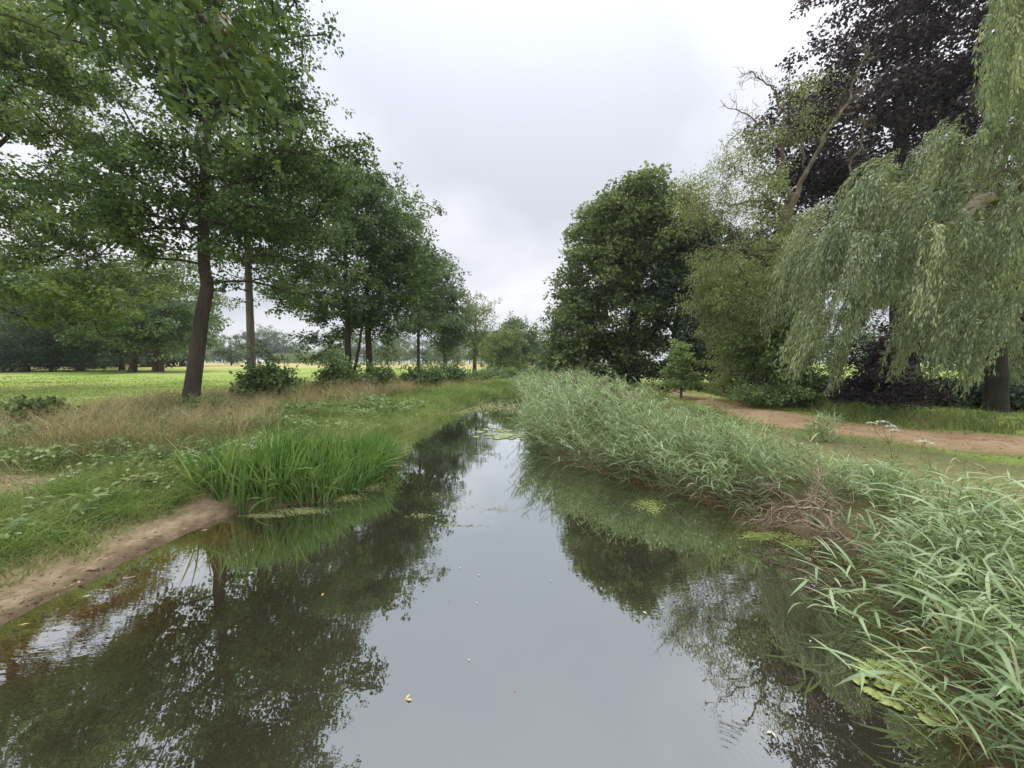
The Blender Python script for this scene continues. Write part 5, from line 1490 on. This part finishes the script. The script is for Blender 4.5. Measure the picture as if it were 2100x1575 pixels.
def on_water():
    rng = np.random.default_rng(161)
    big = [pad_mesh(i, .15, 'lily') for i in range(4)]; small = [pad_mesh(10 + i, .045, 'lilygreen', .75, .12) for i in range(4)]
    def ok(p): return hz(p[0], p[1]) < -.01
    k = 0
    while k < 46:
        p = G(rng.normal(1045, 34), rng.normal(891, 5.5))
        if not ok(p): continue
        o = obj('lily_pad', big[k % 4], None, (p[0], p[1], .004 + .001 * (k % 5))); o.rotation_euler = (0, 0, rng.uniform(0, 6.28)); s = rng.uniform(.5, 1.2); o.scale = (s, s, 1)
        tag(o, 'pale lily pad in the raft floating in mid-stream', 'lily pad', 'lily pads in the mid-stream raft'); k += 1
    k = 0
    while k < 70:
        t = rng.uniform(0, 1)
        p = G(1760 + 330 * t + rng.normal(0, 25), 1365 + 170 * t + rng.normal(0, 22))
        if not hz(p[0], p[1]) < .04: 
            k += 1; continue
        o = obj('pondweed_leaf', small[k % 4], None, (p[0], p[1], max(.004, hz(p[0], p[1]) + .006) + .001 * (k % 4))); o.rotation_euler = (0, 0, rng.uniform(0, 6.28)); s = rng.uniform(.5, 1.15); o.scale = (s, s, 1)
        tag(o, 'small oval floating leaf in the bright green pondweed at bottom right', 'pondweed', 'floating pondweed leaves at the right bank'); k += 1
    def mat_patch(name, label, blobs_, n, s, mat='weedmat'):
        a = Acc()
        for px, py, sx, sy, w in blobs_:
            m = int(n * w)
            q = np.array([G(px + sx * u, py + sy * v) for u, v in rng.normal(size=(m, 2)) * .5])
            q = q[height(q[:, 0], q[:, 1]) < .02]
            m = len(q)
            if not m: continue
            q[:, 2] = .003 + rng.uniform(0, .006, m)
            d = np.maximum(1, q[:, 1] / 7)
            add_leaves(a, q, norm(rng.normal(size=(m, 3)) * [1, 1, .04]), norm(UP + rng.normal(size=(m, 3)) * .08), s * d * rng.uniform(.5, 1.4, m), s * .6 * d * rng.uniform(.6, 1.2, m), .5 + rng.normal(0, .22, m), .02)
        o = obj(name, a.mesh(name, M[mat]), kind='stuff'); o['label'] = label; o['category'] = 'pondweed'
    mat_patch('duckweed', 'yellow-green duckweed fringing the foot of the iris bed', [(600, 1048, 70, 7, 1), (540, 1058, 40, 4, .5), (690, 1020, 50, 9, .9), (755, 995, 30, 10, .7), (830, 920, 15, 15, .4)], 900, .03)
    mat_patch('duckweed', 'pale scum of duckweed covering the stream at the bend', [(960, 838, 60, 9, 1.6), (1010, 832, 50, 11, 1.6), (1050, 838, 30, 10, 1.2), (930, 846, 35, 5, .9)], 420, .05)
    mat_patch('duckweed', 'green pondweed tongue reaching out from the mud of the right bank', [(1570, 1100, 55, 8, 1), (1640, 1115, 40, 8, .5), (1330, 1035, 35, 12, .6), (1340, 1045, 12, 10, .2)], 700, .032, 'lilygreen')
    mat_patch('duckweed', 'bright green weed mat below the reeds at bottom right', [(1900, 1420, 60, 30, 1), (1980, 1470, 55, 35, 1.2), (1800, 1365, 50, 8, .5), (1860, 1385, 60, 15, .6)], 1100, .022, 'lilygreen')
    mat_patch('duckweed', 'thin drifting specks of weed in the middle of the stream', [(860, 1058, 18, 5, .4), (1020, 1045, 18, 5, .3), (950, 1078, 45, 3, .3), (900, 1015, 30, 10, .2), (940, 1040, 60, 8, .25)], 160, .035)
    # fallen leaves
    spots = [(832, 1435, 'y', 1.3, 'yellow curled willow leaf on the open water at the bottom centre'), (660, 1222, 'y', 1.0, 'small yellow leaf over the dark reflection on the left'),
             (1583, 1500, 'p', 1.2, 'pale broken leaf floating over the dark water at lower right'), (1318, 1253, 'p', 1.2, 'whitish leaf at the tip of the sycamore reflection'),
             (1660, 1316, 'p', .8, 'small white petal on the dark water near the lone reeds'), (963, 1355, 'p', .7, 'tiny pale leaf in the middle of the open water'),
             (1058, 1414, 'r', .5, 'tiny red berry speck on the open water'), (980, 1178, 'y', .7, 'small yellow leaf in mid-stream above the centre'), (942, 1166, 'y', .7, 'thin tan leaf left of the mid-stream leaf'),
             (808, 1238, 'd', 1.0, 'brown and white leaf at the edge of the oak reflection'), (1130, 1189, 'p', .6, 'pale speck of leaf right of mid-stream'), (975, 1236, 'p', .6, 'slim pale leaf upright in mid-stream'),
             (612, 1335, 'd', .9, 'brown leaf over the dark left reflection'), (1363, 1245, 'y', .7, 'yellowish leaf just right of the whitish one'), (922, 1230, 'd', .5, 'dark crumb of leaf in mid-stream'),
             (1650, 1110, 'p', .8, 'white petal before the weed tongue'), (1520, 1123, 'p', .6, 'white petal left of the weed tongue')]
    for i, (px, py, c, s, lab) in enumerate(spots):
        p = G(px, py, .006)
        a = Acc(); L_ = .055 * s * max(.7, p[1] / 4.5)
        m = 2 if px in (832, 1583, 808) else 1
        ax = norm(np.stack([[math.cos(i * 1.7 + k * 1.2), math.sin(i * 1.7 + k * 1.2), .05] for k in range(m)]))
        add_leaves(a, np.zeros((m, 3)), ax, np.tile([0.05, 0, 1.], (m, 1)), np.full(m, L_), np.full(m, L_ * .42), np.full(m, .5), .2)
        o = obj('fallen_leaf', a.mesh('fallen_leaf', M[{'y': 'yellowleaf', 'p': 'paleleaf', 'd': 'dryleaf', 'r': 'poppy'}[c]]), None, p)
        tag(o, lab, 'leaf', 'leaves floating on the stream')
on_water()

# ------------------------------------------------------------------ litter on the sandy edge
def beach_litter():
    rng = np.random.default_rng(171)
    ms = []
    for i in range(4):
        a = Acc(); w = wiggly((0, 0, 0), (.05, .01, .004), rng, 4, .04); add_tube(a, w, np.linspace(.006, .003, len(w)), 5, rng, .2); ms.append(a.mesh('bark_chip', M['chip']))
    for k in range(90):
        t = rng.beta(1.2, 2.2)
        px, py = 20 + 340 * t, 1278 - 172 * t
        p = G(px + rng.normal(0, 16), py - abs(rng.normal(6, 12)), .04)
        z = hz(p[0], p[1])
        if z < .005: continue
        o = obj('bark_chip', ms[k % 4], None, (p[0], p[1], z + .003)); o.rotation_euler = (0, 0, rng.uniform(0, 6.28)); s = rng.uniform(.4, 1.3); o.scale = (s, s, s)
        tag(o, 'dark bark crumb washed up on the sandy edge', 'bark chip', 'dark crumbs on the sand')
    for px, py, L_, c, lab in [(252, 1183, .11, 'deadwood', 'reddish wood chunk at the waterline of the sandy edge'), (178, 1172, .09, 'deadwood', 'small pale wood chip on the sand above the waterline')]:
        p = G(px, py, .03); z = max(0, hz(p[0], p[1]))
        a = Acc(); add_tube(a, wiggly((0, 0, .012), (L_, L_ * .3, .015), rng, 4, .03), np.linspace(.018, .008, 8), 7, rng, .15)
        tag(obj('driftwood', a.mesh('driftwood', M[c], True), None, (p[0], p[1], z)), lab, 'driftwood', 'bits of driftwood')
    for px, py, lab in [(35, 1278, 'straw-coloured leaf lying at the waterline near the left edge'), (166, 1220, 'pale leaf on the waterline of the sandy edge'), (412, 1085, 'white leaf shred at the far end of the sandy edge'), (442, 1050, 'yellow leaf on the sand by the iris bed')]:
        p = G(px, py, .03); z = max(.006, hz(p[0], p[1]) + .006)
        a = Acc(); add_leaves(a, np.zeros((1, 3)), norm(np.array([[1., .4, .05]])), np.array([[0, 0, 1.]]), np.array([.09]), np.array([.02]), np.array([.5]))
        tag(obj('fallen_leaf', a.mesh('fallen_leaf', M['yellowleaf' if px in (35, 442) else 'paleleaf']), None, (p[0], p[1], z)), lab, 'leaf', 'leaves on the sandy edge')
beach_litter()

def ground_litter():
    rng = np.random.default_rng(173)
    def put(name, label, pts, mat, s0, s1, cat='litter'):
        n = len(pts); a = Acc()
        Ls = rng.uniform(s0, s1, n)
        add_leaves(a, pts + UP * .012, norm(rng.normal(size=(n, 3)) * [1, 1, .12]), norm(UP + rng.normal(size=(n, 3)) * .35), Ls, Ls * rng.uniform(.25, .6, n), .5 + rng.normal(0, .25, n), .15)
        o = obj(name, a.mesh(name, M[mat]), kind='stuff'); o['label'] = label; o['category'] = cat
    def onpath(x, y): return in_view(x, y) * (path_dist(x, y) < 1.8)
    p = scatter(rng, 9000, 5, 19, 3.5, 15, onpath); p[:, 2] += .03
    put('path_litter', 'brown leaf litter strewn over the sandy path', p, 'dryleaf', .025, .07)
    def onsand(x, y):
        d = xL(y) - x; return in_view(x, y) * (d > .03) * (d < .75) * (y < 6.6)
    put('sand_litter', 'fine bark and leaf crumbs on the sandy edge', scatter(rng, 1500, -7, -4, 2.4, 6.6, onsand), 'chip', .012, .045)
    put('pale_litter', 'pale straw bits on the sandy edge', scatter(rng, 500, -7, -4, 2.4, 6.6, onsand), 'dry', .015, .06)
    def under(x, y): return in_view(x, y) * (path_dist(x, y) > 1.7) * (x > 5) * (y > 6) * .8
    put('woodland_litter', 'dry fallen leaves on the grass beside the path', scatter(rng, 5000, 5, 19, 4, 15, under), 'dryleaf', .03, .08)
ground_litter()

# ------------------------------------------------------------------ the near oak whose bough hangs into the top left corner
def lobed_leaf(seed, mat):
    rng = np.random.default_rng(seed)
    # half outline of an oak leaf: rounded lobes, unit length
    half = [(0, .012), (.10, .035), (.18, .13), (.25, .15), (.30, .09), (.38, .20), (.47, .24), (.52, .13), (.60, .26), (.70, .27), (.74, .15), (.82, .19), (.90, .16), (.96, .08)]
    n = len(half)
    V = [(x, 0, -.06 * x * x) for x, _ in half] + [(1, 0, -.08)]
    V += [(x, w * (1 + .1 * rng.normal()), .06 * w - .06 * x * x) for x, w in half]
    V += [(x, -w * (1 + .1 * rng.normal()), .06 * w - .06 * x * x) for x, w in half]
    q, t = [], []
    o1, o2 = n + 1, 2 * n + 1
    for i in range(n - 1):
        q.append((i, i + 1, o1 + i + 1, o1 + i)); q.append((i + 1, i, o2 + i, o2 + i + 1))
    t += [(n - 1, n, o1 + n - 1), (n, n - 1, o2 + n - 1)]
    a = Acc(); a.add(np.array(V) * .125, np.array(q), np.array(t), rng.uniform(.2, .9))
    return a.mesh('oak_leaf', M[mat])
def near_oak():
    rng = np.random.default_rng(181)
    bx, by = -7.2, 0.2
    base = np.array([bx, by, hz(bx, by) - .1])
    root = thing('oak_tree', 'near oak bough hanging its lobed leaves into the top left corner', 'tree', base)
    tr = catmull([base, base + [.1, 0, 2], base + [.2, .1, 4.5], base + [.1, .3, 7], base + [.3, .6, 9.5]], 30)
    a = Acc(); add_tube(a, tr - base, np.linspace(.38, .14, 30), 12, rng, .06, .5)
    obj('trunk', a.mesh('trunk', M['bark'], True), root)
    def bough(pix, ra, rb, n=20):
        c = catmull([tr[20] if q is None else P(*q) for q in pix], n)
        m = Acc(); add_tube(m, c - base, np.linspace(ra, rb, n), 7, rng, .05)
        obj('bough', m.mesh('bough', M['barkdark'], True), root)
        return c
    c1 = bough([None, (60, -250, 3.4), (260, -110, 3.7), (400, 20, 3.9), (450, 90, 3.9), (520, 160, 4.0), (548, 205, 4.0)], .09, .008)
    c2 = bough([None, (-100, -160, 3.6), (120, -40, 4.4), (250, 60, 4.8), (330, 130, 5.0), (400, 220, 5.0)], .08, .008)
    c3 = bough([None, (150, -330, 3.2), (420, -180, 3.4), (560, -60, 3.6), (610, 10, 3.7)], .06, .008)
    tw = Acc()
    tips = []
    T = sample_blobs([blob(420, 60, 150, 110, 3.7, .6), blob(250, 50, 130, 80, 4.3, .6), blob(500, 150, 90, 75, 3.7, .45), blob(560, 20, 75, 60, 3.5, .35), blob(420, 240, 90, 60, 4.2, .45), blob(540, 240, 60, 50, 3.9, .35), blob(180, -20, 110, 70, 4.3, .5)], 150, rng, .1)
    A, PR, n0, _ = grow([p for c in (c1, c2, c3) for p in c[6:]], -5, T, rng, .18, .2, .07, -.2)
    e = np.arange(n0, len(A)); add_frusta(tw, A[PR[e]] - base, A[e] - base, np.full(len(e), .005), np.full(len(e), .0035), 4)
    obj('twigs', tw.mesh('twigs', M['barkdark']), root, kind='stuff')
    mats = ['oak', 'oak', 'oak_bright']
    LM = [lobed_leaf(600 + i, mats[i % 3]) for i in range(9)]; DM = [lobed_leaf(650 + i, 'dryleaf') for i in range(3)]
    for m in LM + DM: m.name = 'oak_leaf'
    def place(p, mesh, s=1.0, hangdown=.6):
        ax = norm(rng.normal(size=3) + np.array([.3, 0, -hangdown])); nr = norm(UP * .8 + rng.normal(size=3) * .5)
        sd_ = norm(np.cross(nr, ax)); nr = np.cross(ax, sd_)
        mt = Matrix([[ax[i] * s, sd_[i] * s, nr[i] * s, p[i] - base[i]] for i in range(3)] + [[0, 0, 0, 1]])
        o = obj('leaf', mesh, root); o.matrix_local = mt
        return o
    pos = np.repeat(T, 9, 0) + rng.normal(size=(len(T) * 9, 3)) * .11
    # those showing largest are leaves of their own, the rest one mass
    order = np.argsort(pos[:, 1]); own = order[:290]; rest = order[290:]
    for i in own: place(pos[i], LM[int(rng.integers(9))], rng.uniform(.7, 1.15))
    acc = Acc()
    for i in rest:
        m = LM[int(rng.integers(9))]
        v = np.empty(len(m.vertices) * 3, np.float32); m.vertices.foreach_get('co', v); v = v.reshape(-1, 3)
        ax = norm(rng.normal(size=3) + np.array([.3, 0, -.6])); nr = norm(UP * .8 + rng.normal(size=3) * .5)
        sd_ = norm(np.cross(nr, ax)); nr = np.cross(ax, sd_); s = rng.uniform(.7, 1.15)
        w = v[:, :1] * ax * s + v[:, 1:2] * sd_ * s + v[:, 2:] * nr * s + pos[i] - base
        q = np.array([list(p.vertices) for p in m.polygons if len(p.vertices) == 4]); t = np.array([list(p.vertices) for p in m.polygons if len(p.vertices) == 3])
        acc.add(w, q, t, rng.uniform(.2, .8))
    obj('foliage', acc.mesh('foliage', M['oak']), root, kind='stuff')
    for k in range(16):
        o = place(P(rng.normal(468, 14), rng.normal(55, 24), 3.75 + rng.normal(0, .06)), DM[k % 3], rng.uniform(.7, 1.1), 1.2)
        o.name = 'dead_leaf'
    # the rest of the crown, overhead and out of the picture, whose reflection the water shows
    up = Acc()
    tg = sample_blobs([(np.array([-7.5, -.5, 8.5]), np.array([3.6, 3.6, 2.6])), (np.array([-6.2, 2.2, 6.6]), np.array([1.6, 1.6, 1.0]))], 90, rng, .3)
    foliage(up, tg - base, rng, .6, 7, 10, .25, .12, .07)
    obj('crown', up.mesh('crown', M['oak']), root)
    A, PR, n0, _ = grow(list(tr), 4, tg, rng, .6, .2, .06, .4)
    br = Acc(); wood(br, A - base, PR, n0, .3, trunk_r=np.linspace(.38, .14, 30))
    obj('branches', br.mesh('branches', M['barkdark']), root, kind='stuff')
near_oak()


# ------------------------------------------------------------------ damp summer air
def haze():
    a = Acc()
    v = np.array([[x, y, z] for z in (-2.2, 34) for y in (-1560, 1560) for x in (-1560, 1560)], float)
    q = np.array([[0, 2, 3, 1], [4, 5, 7, 6], [0, 1, 5, 4], [2, 6, 7, 3], [0, 4, 6, 2], [1, 3, 7, 5]])
    a.add(v, q)
    m, N, L = nt('haze_air')
    out = N.new('ShaderNodeOutputMaterial')
    pv = N.new('ShaderNodeVolumePrincipled')
    pv.inputs['Color'].default_value = (.93, .96, 1.0, 1)
    pv.inputs['Density'].default_value = .0005
    pv.inputs['Anisotropy'].default_value = 0.0
    L.new(pv.outputs[0], out.inputs['Volume'])
    obj('haze', a.mesh('haze', m), kind='stuff')
haze()
